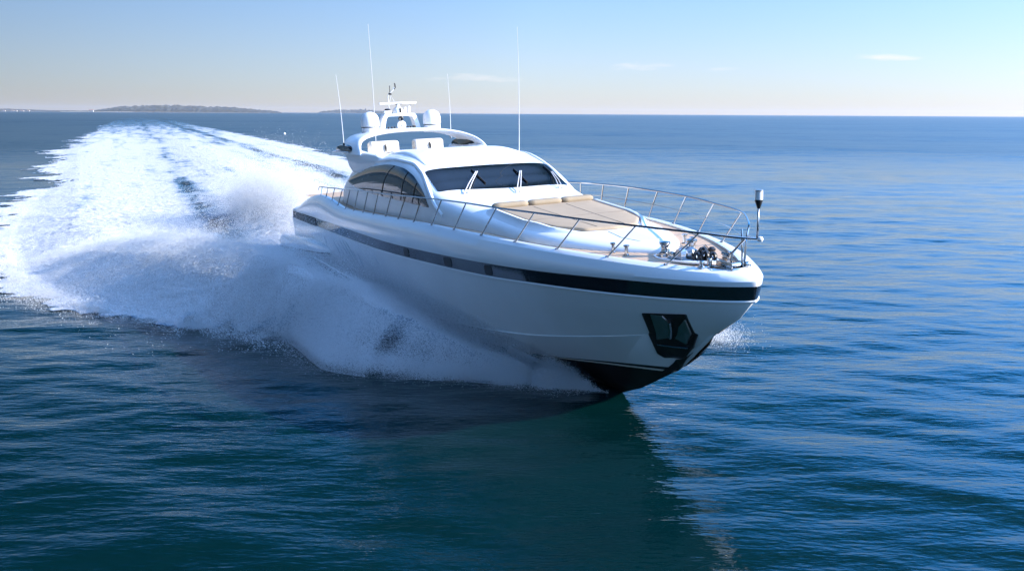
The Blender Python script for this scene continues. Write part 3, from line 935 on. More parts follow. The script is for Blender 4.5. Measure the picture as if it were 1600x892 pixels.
def arch():
    path = [(-2.86, 5.95, 11.7, 9.6), (-2.80, 6.15, 11.5, 9.2), (-2.62, 6.42, 11.0, 8.7), (-2.25, 6.62, 10.5, 8.3), (-1.6, 6.76, 10.15, 8.1), (-0.8, 6.84, 9.95, 8.0), (0, 6.86, 9.9, 8.0)]
    full = path + [(-y, z, a, b) for y, z, a, b in path[:-1][::-1]]
    q = spline(full, 61)
    P = []
    tn = np.gradient(q[:, :2], axis=0); tn /= np.linalg.norm(tn, axis=1)[:, None]
    for i in range(len(q)):
        y, z, xf, xr = q[i]; ny, nz = -tn[i][1], tn[i][0]
        if nz < 0: ny, nz = -ny, -nz
        ring = []
        for (x, h) in ((xr, 0), (xr+.03, .05), (xr+.14, .08), (xf-.30, .08), (xf-.08, .05), (xf, 0.0), (xf-.03, -.06), (xf-.16, -.09), (xr+.14, -.08), (xr+.03, -.05)):
            ring.append((x, y + ny*h, z + nz*h))
        P.append(ring)
    a = MB().grid(P, close_v=True).build('radar_arch', M_gel2, yacht, sharp=RAD(45))
    # mast frame standing on the arch
    mb = MB()
    fr = [(-1.0, 6.85), (-0.93, 7.1), (-0.78, 7.5), (-0.70, 7.58), (0.70, 7.58), (0.78, 7.5), (0.93, 7.1), (1.0, 6.85)]
    inn = [(-0.74, 6.85), (-0.70, 7.1), (-0.60, 7.42), (-0.54, 7.47), (0.54, 7.47), (0.60, 7.42), (0.70, 7.1), (0.74, 6.85)]
    f = spline(fr, 40); g = spline(inn, 40); P = []
    for i in range(40):
        P.append([(8.15, *f[i]), (8.19, *(f[i])), (8.6, *(f[i]*[.98, 1])), (8.62, *(.9*f[i]+.1*g[i])), (8.62, *g[i]), (8.15, *g[i])])
    mf = MB().grid(P, close_v=True).build('mast_frame', M_gel2, yacht, sharp=RAD(40))
    # radomes
    for y in (-1.46, 1.46):
        d = MB().lathe((8.75, y, 6.70), [(0.0, 0.0), (0.36, 0.0), (0.38, 0.05), (0.38, 0.28), (0.39, 0.32)], 32).build('radome', M_dome, yacht)
        MB().lathe((8.75, y, 6.70), [(0.37, 0.31), (0.395, 0.315), (0.395, 0.355), (0.37, 0.36)], 32).build('seam_ring', M_blackpl, d)
        MB().lathe((8.75, y, 6.70), [(0.39, 0.355), (0.405, 0.40), (0.405, 0.62), (0.38, 0.76), (0.31, 0.88), (0.20, 0.96), (0.09, 1.0), (0.0, 1.005)], 32).build('dome_cap', M_dome, d)
    # open array radar scanner
    sc = MB().lathe((8.4, 0.0, 7.57), [(0.24, 0), (0.24, 0.16), (0.19, 0.24), (0.10, 0.30), (0.08, 0.42), (0, 0.44)], 20).build('radar_pedestal', M_dome, yacht)
    MB().box((8.4, 0.0, 8.04), (0.12, 1.75, 0.10), 0.03).build('radar_scanner', M_dome, sc)
    MB().box((8.47, 0.03, 8.005), (0.02, 0.34, 0.03), 0.004).build('scanner_badge', M_blackpl, sc)
    MB().box((8.63, 0.03, 7.72), (0.05, 0.10, 0.2), 0.02).build('radar_cable_box', M_blackpl, sc)
    # navigation boxes and lights on the frame's top
    b = MB().box((8.4, -0.52, 7.66), (0.26, 0.34, 0.14), 0.04).build('beacon_base', M_dome, yacht)
    MB().lathe((8.4, -0.50, 7.73), [(0.13, 0), (0.14, 0.03), (0.10, 0.08), (0, 0.09)], 16).build('beacon', M_blackpl, b)
    MB().lathe((8.4, 0.34, 7.57), [(0.055, 0), (0.055, 0.28), (0, 0.30)], 12).build('mast_light', M_dome, yacht)
    MB().lathe((8.4, 0.52, 7.57), [(0.05, 0), (0.05, 0.32), (0, 0.34)], 12).build('mast_light', M_dome, yacht)
    MB().tube([(8.3, 0.62, 7.57), (8.3, 0.63, 8.1)], 0.014, 6).build('mast_post', M_whip, yacht)
    # wind instrument
    m = MB(); m.tube([(8.4, -0.42, 7.75), (8.4, -0.44, 8.35), (8.4, -0.34, 8.5), (8.4, -0.18, 8.62), (8.4, -0.10, 8.74)], 0.022, 6)
    m.tube([(8.4, -0.42, 7.95), (8.4, -0.30, 8.4), (8.4, -0.16, 8.12)], 0.014, 6)
    wv = m.build('wind_instrument', M_whip, yacht)
    MB().tube([(8.4, -0.13, 8.66), (8.4, -0.07, 8.74), (8.4, -0.07, 8.88), (8.4, -0.10, 8.92)], 0.03, 6).build('vane', M_blackpl, wv)
    MB().tube([(8.4, -0.33, 8.5), (8.4, -0.33, 8.82)], 0.018, 6).build('wind_sensor', M_blackpl, wv)
    MB().box((8.4, -0.33, 8.46), (0.08, 0.14, 0.09), 0.02).build('sensor_block', M_blackpl, wv)
    # horn ring and searchlight inside the frame, small black floodlights
    MB().lathe((8.62, 0.02, 7.36), [(0.10, -.05), (0.115, 0.0), (0.115, 0.05), (0.08, 0.06), (0.07, 0.02), (0.0, 0.0)], 20, axis=(1, 0, 0)).build('horn', M_blackpl, yacht)
    s = MB().lathe((8.6, 0.04, 7.06), [(0.0, -.12), (0.15, -.1), (0.20, 0.0), (0.205, 0.06), (0.17, 0.08), (0.0, 0.075)], 24, axis=(1, 0, 0)).build('searchlight', M_dome, yacht)
    MB().lathe((8.66, 0.04, 7.06), [(0.035, 0), (0.035, 0.03), (0, 0.03)], 12, axis=(1, 0, 0)).build('lamp_boss', M_blackpl, s)
    for y in (-0.62, -0.46, -0.33, 0.30, 0.42, 0.56, 0.62):
        MB().box((8.75, y, 6.97), (0.1, 0.08, 0.09 + 0.05*(y > .5)), 0.02).build('floodlight', M_blackpl, yacht)
arch()

def whips():
    for a, b in (((12.85, -2.55, 5.62), (13.21, -2.62, 10.95)), ((15.45, 2.5, 5.75), (15.46, 2.62, 10.65)),
                 ((9.3, -2.86, 6.30), (8.85, -2.85, 9.32)), ((8.15, 2.60, 6.40), (8.12, 2.6, 9.30))):
        a = np.array(a); b = np.array(b)
        t = np.linspace(0, 1, 12)[:, None]; bow = np.sin(t * np.pi / 2) * 0
        pts = a * (1-t) + b * t + np.array([0, 0.03, 0]) * np.sin(np.pi * t)
        w = MB().tube(pts, np.linspace(0.020, 0.007, 12), 6).build('whip_antenna', M_whip, yacht)
        MB().lathe(a - [0, 0, .03], [(0.05, 0), (0.05, 0.10), (0.03, 0.16), (0, 0.16)], 10).build('antenna_base', M_blackpl if abs(a[0]-9.3) < .1 else M_steel, w)
    MB().tube([(1.5, -2.5, 3.3), (1.3, -2.5, 4.2), (1.09, -2.5, 5.0)], [0.02, .015, .01], 6).build('stern_pole', M_whip, yacht)
whips()

# ------------------------------------------------------------------ guard rails
SB = [(29.94, -0.97, 3.78), (28.35, -1.58, 3.82), (26.65, -2.05, 3.86), (24.92, -2.41, 3.89), (23.23, -2.68, 3.92), (21.59, -2.87, 3.94), (20.03, -3.01, 3.95), (18.57, -3.1, 3.92), (17.11, -3.16, 3.9), (15.75, -3.19, 3.87), (14.31, -3.21, 3.81), (12.96, -3.22, 3.78), (11.59, -3.22, 3.73), (10.32, -3.22, 3.71), (9.09, -3.22, 3.75), (8.02, -3.22, 3.84), (7.03, -3.22, 3.94), (6.09, -3.22, 4.0)]
ST = [(30.97, -0.85, 4.62), (29.38, -1.46, 4.68), (27.59, -1.93, 4.72), (25.81, -2.29, 4.76), (24.0, -2.56, 4.77), (22.23, -2.75, 4.79), (20.57, -2.89, 4.78), (18.97, -2.98, 4.75), (17.54, -3.04, 4.71), (16.05, -3.07, 4.66), (14.52, -3.09, 4.63), (13.21, -3.1, 4.6), (11.86, -3.1, 4.57), (10.61, -3.1, 4.52), (9.38, -3.1, 4.46), (8.08, -3.1, 4.43), (6.87, -3.1, 4.38), (5.81, -3.1, 4.36)]
PULPIT = (31.9, 0.0, 4.50)
def rails():
    # starboard
    pts = [(4.9, -3.08, 4.15), (5.2, -3.09, 4.33)] + ST[::-1] + [(31.55, -0.42, 4.55), PULPIT]
    rail = MB().tube(spline(pts, 150), 0.026, 8).build('guard_rail', M_steel, yacht)
    for b, t in zip(SB, ST):
        b = np.array(b); t = np.array(t); b[1] -= 0.06; b[2] -= 0.03
        mb = MB().tube([b, b*.5 + t*.5, t], 0.022, 8)
        mb.lathe(b + [0, 0, .02], [(0.045, 0), (0.045, 0.02), (0.02, 0.04)], 10)
        mb.build('stanchion', M_steel, rail)
    # port : mirrored, rail drops to its own post at the bow
    PT = [(x, -y * float(port_full(x - .6, 4.0)), z + .05) for x, y, z in ST]; PB = [(x, -y * float(port_full(x, 4.0)), z + .01) for x, y, z in SB]
    pts = [(4.9, 3.08, 4.15), (5.2, 3.09, 4.33)] + PT[1:][::-1] + [(30.3, 1.12, 4.66), (30.75, 0.76, 4.60), (30.98, 0.50, 4.40), (31.0, 0.44, 4.0), (30.98, 0.42, 3.76)]
    rp = MB().tube(spline(pts, 160), 0.026, 8).build('guard_rail', M_steel, yacht)
    for b, t in zip(PB[1:], PT[1:]):
        b = np.array(b); t = np.array(t); b[1] += 0.06; b[2] -= 0.03
        mb = MB().tube([b, b*.5 + t*.5, t], 0.022, 8)
        mb.lathe(b + [0, 0, .02], [(0.045, 0), (0.045, 0.02), (0.02, 0.04)], 10)
        mb.build('stanchion', M_steel, rp)
    mid = [(np.array(b)*.5 + np.array(t)*.5) for b, t in zip(PB[1:], PT[1:])]
    MB().tube(spline([tuple(q) for q in mid[::-1]] + [(30.3, 1.0, 4.22), (30.95, 0.46, 4.15)], 120), 0.009, 6).build('lifeline', M_steel, rp)
    # pulpit tip with light pole
    MB().tube(spline([(30.98, 0.50, 4.38), (31.4, 0.22, 4.47), PULPIT], 12), 0.022, 8).build('pulpit_bar', M_steel, yacht)
    MB().tube([(31.12, 0.25, 3.76), (31.1, 0.25, 4.62)], 0.022, 8).build('bow_post', M_steel, yacht)
    MB().tube([(31.05, 0, 3.74), (31.05, 0, 4.08), (31.5, 0, 4.46)], 0.03, 8).build('pulpit_brace', M_steel, yacht)
    bl = MB().lathe((31.95, 0.02, 4.45), [(0, -0.01), (0.05, 0.0), (0.07, 0.05), (0.05, 0.1), (0, 0.115)], 14).build('rail_end_ball', M_dome, yacht)
    pole = MB().tube([(31.88, 0, 4.5), (31.91, 0, 5.22)], 0.024, 8).build('light_pole', M_steel2, yacht)
    MB().lathe((31.91, 0, 5.16), [(0.02, 0), (0.035, 0.02), (0.085, 0.17), (0.085, 0.2), (0, 0.2)], 16).build('lamp_holder', M_blackpl, pole)
    MB().lathe((31.915, 0, 5.36), [(0.082, 0), (0.082, 0.18), (0.0, 0.185)], 16).build('lamp_lens', M_dome, pole)
    MB().lathe((31.915, 0, 5.545), [(0.09, 0), (0.09, 0.03), (0.0, 0.035)], 16).build('lamp_cap', M_steel2, pole)
rails()

# ------------------------------------------------------------------ bow gear
def bow_gear():
    zd = lambda x: float(z_deck(np.array(x))) + 0.03
    # oval tray
    P = []
    for k, h in ((1.0, 0.0), (1.0, 0.04), (0.94, 0.05), (0.90, 0.02), (0.0, 0.02)):
        P.append([(29.45 + 1.0*k*math.cos(t), 0.0 + 0.62*k*math.sin(t)*(1 - .25*math.cos(t)), zd(29.4) + h) for t in np.linspace(0, 2*np.pi, 40, endpoint=False)])
    MB().grid(P, close_v=True).build('windlass_tray', M_gel2, yacht, sharp=RAD(40))
    for x, y in ((28.95, -0.32), (29.05, 0.42)):
        c = MB().lathe((x, y, zd(x)), [(0.15, 0), (0.15, 0.10), (0.10, 0.13), (0.085, 0.2), (0.10, 0.28), (0.14, 0.32), (0.14, 0.37), (0, 0.39)], 20).build('capstan', M_steel, yacht)
    w = MB()
    w.lathe((29.55, -0.15, zd(29.5) + 0.16), [(0.0, -.22), (0.13, -.22), (0.16, -.1), (0.10, 0.0), (0.16, 0.1), (0.13, .22), (0, .22)], 18, axis=(0, 1, 0))
    w.box((29.45, -0.15, zd(29.5) + 0.06), (0.42, 0.4, 0.1), 0.03)
    w.build('windlass', M_steel2, yacht)
    for x, y, r in ((29.75, 0.22, .13), (29.95, 0.12, .11), (29.82, -0.02, .09), (30.02, 0.30, .09)):
        mb = MB()
        for t in np.linspace(0, np.pi, 3)[:-1]:
            a = np.linspace(0, 2*np.pi, 16)
            mb.tube(np.stack([x + r*np.cos(a)*math.cos(t), y + r*np.cos(a)*math.sin(t), zd(x) + r + 0.02 + r*np.sin(a)], 1), 0.045, 6, cap=False)
        mb.build('chain_link', M_blackpl, yacht)
    for x, y in ((29.3, -0.38), (29.15, 0.05)):
        MB().box((x, y, zd(x) + 0.1), (0.2, 0.13, 0.18), 0.03).build('windlass_motor', M_steel, yacht)
    # bollards
    for x, y in ((27.85, -1.12), (28.3, -1.02), (27.85, 1.12), (28.3, 1.02), (30.3, 0.62)):
        b = MB()
        b.lathe((x, y, zd(x) - .01), [(0.075, 0), (0.075, 0.02), (0.045, 0.04), (0.045, 0.2), (0.08, 0.23), (0.08, 0.26), (0, 0.27)], 16)
        b.build('bollard', M_steel, yacht)
    b = MB(); b.box((30.05, 0.72, zd(30.0) + 0.06), (0.34, 0.1, 0.12), 0.04); b.tube([(29.85, .72, zd(30)+.13), (30.25, .72, zd(30)+.13)], .03, 8)
    b.build('cleat', M_steel, yacht)
    MB().lathe((29.0, 1.1, zd(29)), [(0.09, 0), (0.10, 0.05), (0.05, 0.1), (0, 0.1)], 14).build('deck_filler', M_blackpl, yacht)
    # anchor roller on the stem head
    b = MB(); b.box((30.98, 0.0, 3.75), (0.7, 0.42, 0.05), 0.02); b.box((31.0, -0.17, 3.83), (0.55, 0.03, 0.16), 0.012); b.box((31.0, 0.15, 3.83), (0.55, 0.03, 0.16), 0.012)
    b.tube([(31.2, -.17, 3.84), (31.2, .15, 3.84)], 0.05, 10)
    b.build('bow_roller', M_steel, yacht)
    b = MB(); b.box((30.72, -0.36, 3.86), (0.1, 0.08, 0.2), 0.02); b.box((30.72, -0.58, 3.84), (0.1, 0.08, 0.18), 0.02); b.box((30.72, -0.47, 3.77), (0.16, 0.36, 0.05), 0.015)
    b.build('fairlead', M_steel, yacht)
    b = MB(); b.box((31.15, 0.36, 3.8), (0.14, 0.16, 0.12), 0.03); b.build('fairlead', M_steel, yacht)
    # teak seams on deck
    for pts in ([(28.3, 1.45), (30.3, 0.35)],):
        q = spline(pts, 20)
        MB().tube(np.stack([q[:, 0], q[:, 1], z_deck(q[:, 0]) + 0.034], 1), 0.012, 4).build('deck_seam', M_seam, yacht)
bow_gear()

# anchor pocket on both bows
def anchor_pocket():
    pol = [(29.21, 2.50), (30.34, 2.62), (30.12, 2.05), (30.17, 2.04), (29.99, 1.66), (29.55, 1.24), (29.2, 1.21), (28.92, 1.15), (28.80, 1.25), (28.93, 1.86), (28.98, 1.90)]
    out = rounded_poly(pol, 0.03, 3)
    c = np.array([29.5, 1.9])
    for sd in (-1, 1):
        rows = []
        for k, o in ((1.0, -0.01), (1.0, 0.03), (0.96, 0.035), (0.93, 0.012), (0.7, 0.01), (0.4, 0.01), (0.0, 0.01)):
            p = c + (out - c) * k
            rows.append([on_hull(a, b, sd, o) for a, b in p])
        pk = MB().grid(rows, close_v=True).build('anchor_pocket', M_black, yacht, sharp=RAD(40))
        def pan(pts, off, name, m):
            o2 = rounded_poly(pts, 0.02, 3); cc = np.mean(np.array(pts), 0); r = []
            for k, o in ((1.0, 0.0), (1.0, off), (0.9, off + .004), (0.0, off + .004)):
                p = cc + (o2 - cc) * k; r.append([on_hull(a, b, sd, o) for a, b in p])
            return MB().grid(r, close_v=True).build(name, m, pk, sharp=RAD(40))
        pan([(29.45, 2.50), (29.72, 2.50), (29.76, 2.25), (29.45, 1.83), (29.08, 1.72)], 0.05, 'fluke', M_steel2)
        pan([(30.22, 2.46), (29.90, 2.20), (29.60, 1.84), (29.84, 1.72), (30.05, 2.05)], 0.05, 'fluke', M_steel2)
        q = [on_hull(a, b, sd, 0.09) for a, b in ((29.84, 2.36), (29.68, 2.1), (29.52, 1.86))]
        MB().tube(q, 0.055, 8).build('anchor_shank', M_steel, pk)
        q = [on_hull(a, b, sd, 0.05) for a, b in ((29.0, 1.56), (29.42, 1.57), (29.86, 1.62))]
        MB().tube(q, 0.018, 6).build('anchor_bar', M_steel, pk)
        gd = rounded_poly([(29.60, 1.26), (29.93, 1.52), (29.30, .97), (28.9, .72), (28.55, .64), (29.10, 1.05), (29.22, 1.16)], 0.02, 3); cc = np.array([29.2, 1.02]); rr = []
        for k, o in ((1.0, -0.01), (1.0, .014), (.5, .014), (0, .014)):
            p = cc + (gd - cc) * k; rr.append([on_hull(a, b, sd, o) for a, b in p])
        MB().grid(rr, close_v=True).build('stem_guard', M_black, pk, sharp=RAD(40))
anchor_pocket()
#--YACHT-END--
# ------------------------------------------------------------------ wake, bow wave and spray (coordinates s along / t across the heading, on the water)
E_STB = [(-1100, 34), (-1036, 31), (-695, 9), (-337, -8.6), (-188, -15), (-136, -18), (-72, -17), (-49, -17.5), (-34, -18.2), (-21, -18.4), (-13, -17.9), (-5, -17.2),
         (2.8, -15.8), (7.2, -14.2), (10.4, -12.6), (13.1, -10.4), (15.5, -8.2), (17.5, -7.1), (20.5, -6.9), (21.9, -6.0), (23.1, -4.3), (24.6, -2.2), (25.6, -.9), (26.6, -.2)]
E_FOAM = [e for e in E_STB if e[0] < 14] + [(15.5, -7.9), (17.5, -6.7), (19.5, -5.7), (21.5, -4.1), (23.5, -2.3), (25.0, -.9), (26.6, -.15)]
E_PORT = [(-1100, 78), (-800, 61), (-516, 46.5), (-293, 38.5), (-200, 34.4), (-145, 31), (-96, 26.5), (-60, 22.5), (-30, 20), (-13, 18.5), (2.8, 16), (10.4, 12.6), (15.5, 8.4), (20.5, 7.0), (23.1, 5.6), (24.6, 3.4), (26.6, .2)]
def ridge1(x, seed):     # sharp spikes
    n = np.abs(2 * vnoise(x, x * 0 + seed * 3.7, seed) - 1); return (1 - n)**2.2
def hull_half(s):        # half breadth of the hull at the waterline
    return plan(s, 27.0, 3.0, 2.6, .9, 8.0) * (s > -0.2)
# bow wave crest : (s, t, height)
CR = [(26.4, -.35, .02), (25.2, -1.5, .22), (23, -3.3, .85), (20.5, -4.7, 1.35), (17.5, -5.7, 1.75), (14, -6.9, 2.05), (10.5, -8.0, 2.15), (7, -9.2, 1.9), (3, -10.4, 1.5), (-2, -11.8, 1.1), (-8, -12.8, .8), (-20, -13.6, .5), (-45, -14, .32), (-120, -14, .2), (-300, -8, .12)]
CRs = [c[0] for c in CR][::-1]
def crest_t(s, sd): 
    base = pchip(CRs, [c[1] for c in CR][::-1], s)
    return base if sd < 0 else -base + np.clip(-(s + 10) * 0.055, 0, 30)
def crest_h(s): return pchip(CRs, [c[2] for c in CR][::-1], s)
def drift(s): return np.interp(s, [-1100, -700, -340, -200, -96, -20], [56, 33, 16, 10, 4, 0])

def wake_fields(s, t):
    """height above the sea and foam cover"""
    e1 = T(E_FOAM, s); e2 = T(E_PORT, s)
    far = sstep(-60, -400, s)
    # fingers on the edges
    amp = sstep(20, -2, s)
    sl = s + 0.55 * (t - e1) 
    f1 = amp * (2.2*ridge1(sl/5.2, 1) + 2.0*ridge1(sl/2.1, 2) + 0.9*ridge1(sl/0.8, 3) - 1.7 + 3.5*ridge1(s/17.0, 5) - 1.2)
    sl2 = s - 0.55 * (t - e2)
    f2 = amp * (2.0*ridge1(sl2/6.2, 6) + 1.6*ridge1(sl2/2.4, 7) - 1.6)
    d1 = t - e1 + f1; d2 = e2 - t + f2
    small = fbm(s*1.1, t*1.1, 4, 4) - .5
    inside = sstep(-.1, np.where(s > 4, 1.1, .55), d1 + 2.6*small*sstep(26, 12, s)) * sstep(-.1, .55, d2 + 1.0*small*amp)
    # bow wave ridges
    h = np.zeros_like(s)
    for sd, ee, dd in ((-1, e1, d1), (1, e2, d2)):
        ct = crest_t(s, sd); ch = crest_h(s)
        if sd > 0: ch = ch * np.where(s < -15, 1.5, 1.0)
        u = (t - ct) * sd                       # + is outboard of the crest
        wo = np.maximum(np.abs(ee - ct) * 0.85, .25); wi = np.maximum((np.abs(ct) - hull_half(s)) * 0.62, .22)
        prof = np.where(u > 0, np.clip(1 - (u / wo)**1.5, 0, 1)**1.2, np.exp(-(u / wi)**2 * 1.3))
        h += ch * prof
    # transom wash : trough each side of a rising central mound
    c = drift(s); tc = t - c
    aft = sstep(3, -9, s)
    mound = 0.95 * np.exp(-((tc - .5) / 5.6)**2) * np.interp(s, [-1100, -200, -60, -28, -10, 0, 5], [.15, .25, .6, .95, .75, .1, 0])
    h += mound
    # quarter plume
    pl = 2.3 * np.exp(-((s + 12.0) / 5.0)**2 - ((t + 1.4) / 2.6)**2) + 1.2 * np.exp(-((s + 24.5) / 6.5)**2 - ((t - 1.0) / 4.0)**2)
    n1 = billow(s*.55, t*.55, 4, 20) - .62
    n2 = billow(s*1.7, t*1.7, 4, 30) - .62
    near = np.interp(s, [-400, -60, 30], [.35, .8, 1])
    n3 = fbm(s*3.5, t*3.5, 3, 35) - .5
    n4 = billow((-.75*s + .66*np.abs(t))*.35, (.66*s + .75*np.abs(t))*1.5, 4, 26) - .62
    h = h * (1 + .22*n1 + .22*n4) + near * (.07*n1 + .07*n2 + .10*n3) * np.clip(.6 + .4*h, .5, 1.2)
    h = h + pl * (1 + .12*n1)
    # foam cover
    cov = np.interp(s, [-10, 4], [.74, .88])
    st = fbm(s*.05 + 3, tc*.55, 4, 40) - .5       # long streaks
    st2 = fbm(s*.35, t*.5, 5, 50) - .5
    cov += .8*st * sstep(0, -25, s) + .45*st2 * sstep(14, -10, s)
    # dark trough lines at the edges of the transom wash
    for t0, dep, w in ((-5.6, .58, 1.4), (7.2, .36, 1.5)):
        cov -= dep * np.exp(-((tc - t0 + 1.1*(fbm(s*.12, s*0+2, 3, 60) - .5)) / w)**2) * np.interp(s, [-300, -120, -50, -18, -5, 2, 4], [.25, .4, .75, 1, 1, .5, 0])
    cov -= .35 * np.exp(-((tc - 11.5) / 2.0)**2) * sstep(-5, -30, s)
    cov = cov * np.interp(s, [-1100, -800, -520, -330, -150], [.10, .20, .36, .58, 1])
    # between the bow wave and the hull: wet dark water with thin foam
    inner = np.exp(-((np.abs(t) - hull_half(s) - .35) / .6)**2) * (np.abs(t) > 0) * sstep(23, 18, s) * sstep(-9, 1, s)
    cov -= .55 * inner
    h -= .2 * inner
    foam = np.clip(cov, 0, 1.15) * inside * sstep(26.2, 23.6, s)
    und = (np.abs(t) < hull_half(s) - .25) & (s > .3)
    foam = np.where(und, 0, foam); h = np.where(und, 0.0, h)
    h = h * sstep(0, .5, inside * 1.0 + 0*h)
    return np.maximum(h, -.02), foam

def wake():
    ss = [27.2]; d = .11
    while ss[-1] > -1090:
        s_ = ss[-1]
        d = 0.11 if s_ > -22 else 0.11 + (-(s_ + 22)) * 0.0075
        ss.append(s_ - d)
    ss = np.array(ss); nv = 430
    v = np.linspace(0, 1, nv)
    lo = T(E_STB, ss) - np.interp(ss, [-60, 10, 26], [4.6, 4.0, .5]); hi = T(E_PORT, ss) + np.interp(ss, [-60, 10, 26], [4, 3, .5])
    # finer across on the starboard (left) part
    vv = v**1.15
    tt = lo[:, None] + (hi - lo)[:, None] * vv[None]
    S = np.repeat(ss[:, None], nv, 1)
    h, foam = wake_fields(S, tt)
    X, Y = s2w(S, tt)
    Zw = sea_h(X, Y) + h + 0.03
    V = np.stack([X, Y, Zw], -1).reshape(-1, 3)
    nu = len(ss)
    i = np.arange(nu * nv).reshape(nu, nv)
    F = np.stack([i[:-1, :-1], i[1:, :-1], i[1:, 1:], i[:-1, 1:]], -1).reshape(-1, 4)
    fo = foam.ravel()
    keep = fo[F].max(1) > 0.004
    F = F[keep]
    use = np.unique(F); re = np.full(len(V), -1); re[use] = np.arange(len(use))
    o = fast_mesh('wake_foam', V[use], re[F][:, ::-1].copy(), M_foam, attrs={'foam': fo[use]})
    tag(o, 'broad white foam wake trailing behind the yacht to the horizon', 'wake foam', kind='stuff')
wake()

def droplets(name, P, R, label):
    n = len(P)
    base = np.array([[1, 1, 1], [1, -1, -1], [-1, 1, -1], [-1, -1, 1]], float) / math.sqrt(3)
    q = rng.normal(size=(n, 4)); q /= np.linalg.norm(q, axis=1)[:, None]
    w, x, y, z = q.T
    M = np.stack([np.stack([1-2*(y*y+z*z), 2*(x*y-z*w), 2*(x*z+y*w)], -1), np.stack([2*(x*y+z*w), 1-2*(x*x+z*z), 2*(y*z-x*w)], -1), np.stack([2*(x*z-y*w), 2*(y*z+x*w), 1-2*(x*x+y*y)], -1)], 1)
    V = np.einsum('nij,kj->nki', M, base) * R[:, None, None] + P[:, None, :]
    f = np.array([[0, 1, 2], [0, 3, 1], [0, 2, 3], [1, 3, 2]])
    F = (np.arange(n)[:, None, None] * 4 + f[None]).reshape(-1, 3)
    o = fast_mesh(name, V.reshape(-1, 3), F, M_spray)
    tag(o, label, 'spray', kind='stuff')
    return o

def to_world(s, t, z):
    X, Y = s2w(s, t); return np.stack([X, Y, z], 1)
def clump(P, sc, seed, lo, hi):   # keep points inside puffy clumps
    n = .5*fbm(P[:, 0]*sc, P[:, 1]*sc + P[:, 2]*sc*.8, 4, seed) + .5*fbm(P[:, 1]*sc, P[:, 2]*sc - P[:, 0]*sc*.6, 4, seed + 3)
    return rng.random(len(P)) < sstep(lo, hi, n)

def bow_spray(sd, n, name, label):
    pts = []
    # over the whole bow wave: fuzz above the crest, thickest outboard
    s = 26.4 - 31 * rng.random(n)**1.0
    ct = np.abs(crest_t(s, -1)); eo = np.abs(T(E_STB, s)); hh = hull_half(s)
    t = ct + rng.normal(0, 1, n) * np.where(rng.random(n) < .5, (eo - ct) * .55, (ct - hh) * .45)
    t = np.clip(t, hh + .1, eo + 1.6)
    h, f = wake_fields(s, -t)
    ex = rng.exponential(1, n) * np.interp(s, [-6, 4, 14, 21, 24, 26], [.14, .22, .28, .20, .10, .03])
    keep = t < eo + .9*rng.exponential(1, n)
    P = np.stack([s, -t*(-sd if sd > 0 else 1) * 1.0, h + ex], 1)
    P[:, 1] = sd * t
    pts.append(P[keep])
    # leaping outer sheet that arcs out over the water, forward part
    m = n // 2
    s = 26.0 - 13 * rng.random(m)**1.1
    ct = np.abs(crest_t(s, -1)); eo = np.abs(T(E_STB, s)); ch = crest_h(s)
    u = rng.random(m)**.8
    t = ct + (eo + .3 - ct) * u
    z = ch * (1 - u**1.6) * .95 + .12 + rng.normal(0, .16, m) * (0.4 + ch*.4)
    P = np.stack([s, sd*t, np.maximum(z, .02)], 1)
    pts.append(P)
    # sheet running up the hull side from the stem
    m = n // 3
    s = 26.2 - 15 * rng.random(m)
    zt = np.interp(s, [11, 15, 19.5, 22.8, 24.2, 25.4, 26.2], [.8, 1.3, 1.7, 1.45, .95, .5, .0])
    w = rng.random(m)**1.25
    z = zt * w + rng.exponential(.08, m)
    hy = plan(s, 27.0, 3.0, 2.6, .9, 8.0) + np.clip(z, 0, 2) * .30
    t = hy + .12 + rng.exponential(.35, m)
    pts.append(np.stack([s, sd*t, z], 1))
    # thin mist blown up
    m = n // 5
    s = 15 - 16 * rng.random(m)
    ct = np.abs(crest_t(s, -1)); ch = crest_h(s)
    t = np.abs(ct + rng.normal(0, 1.5, m)); z = ch + rng.exponential(.5, m) * ch * .5
    pts.append(np.stack([s, sd*np.maximum(t, 3.6), z], 1))
    # froth where the stem cuts the water
    m = n // 10
    s = 25.4 - np.abs(rng.normal(0, 1.3, m)); t = hull_half(s) + np.abs(rng.normal(.3, .55, m)); z = np.abs(rng.normal(.05, .2, m))
    pts.append(np.stack([s, sd*t, z], 1))
    # thin white streak peeling off the forefoot
    m = n // 26
    s = 26.5 - 3.2 * rng.random(m)
    z = np.interp(s, [23.3, 25.2, 26.5], [.72, .30, -.42]) + rng.normal(0, .035, m); t = np.interp(s, [23.3, 24, 25, 26.5], [1.95, 1.58, 1.12, .12]) + .05 + np.abs(rng.normal(0, .05, m))
    streak = np.stack([s, sd*t, z], 1)
    P = np.concatenate(pts)
    P = P[rng.random(len(P)) < np.clip((26.5 - P[:, 0]) / 1.8, 0.12, 1)]
    gap = np.abs(P[:, 1]) - hull_half(P[:, 0])
    P = P[(P[:, 0] > 11) | (gap > .24 * (11 - P[:, 0]))]        # clear water beside the stern quarter
    if sd > 0: P = P[(P[:, 2] < 1.1) & (P[:, 0] < 21.5)]
    u = -.75*P[:, 0] + .66*np.abs(P[:, 1]); v = .66*P[:, 0] + .75*np.abs(P[:, 1])
    st = .6*fbm(u*.28, v*1.7 + P[:, 2]*1.2, 4, 131) + .4*fbm(u*1.3, v*1.5 + P[:, 2]*1.5, 4, 137)
    P = P[rng.random(len(P)) < sstep(.27, .55, st)]
    P = np.concatenate([P, streak])
    r = rng.lognormal(math.log(.0080), .32, len(P))
    droplets(name, to_world(P[:, 0], P[:, 1], P[:, 2]), r, label)
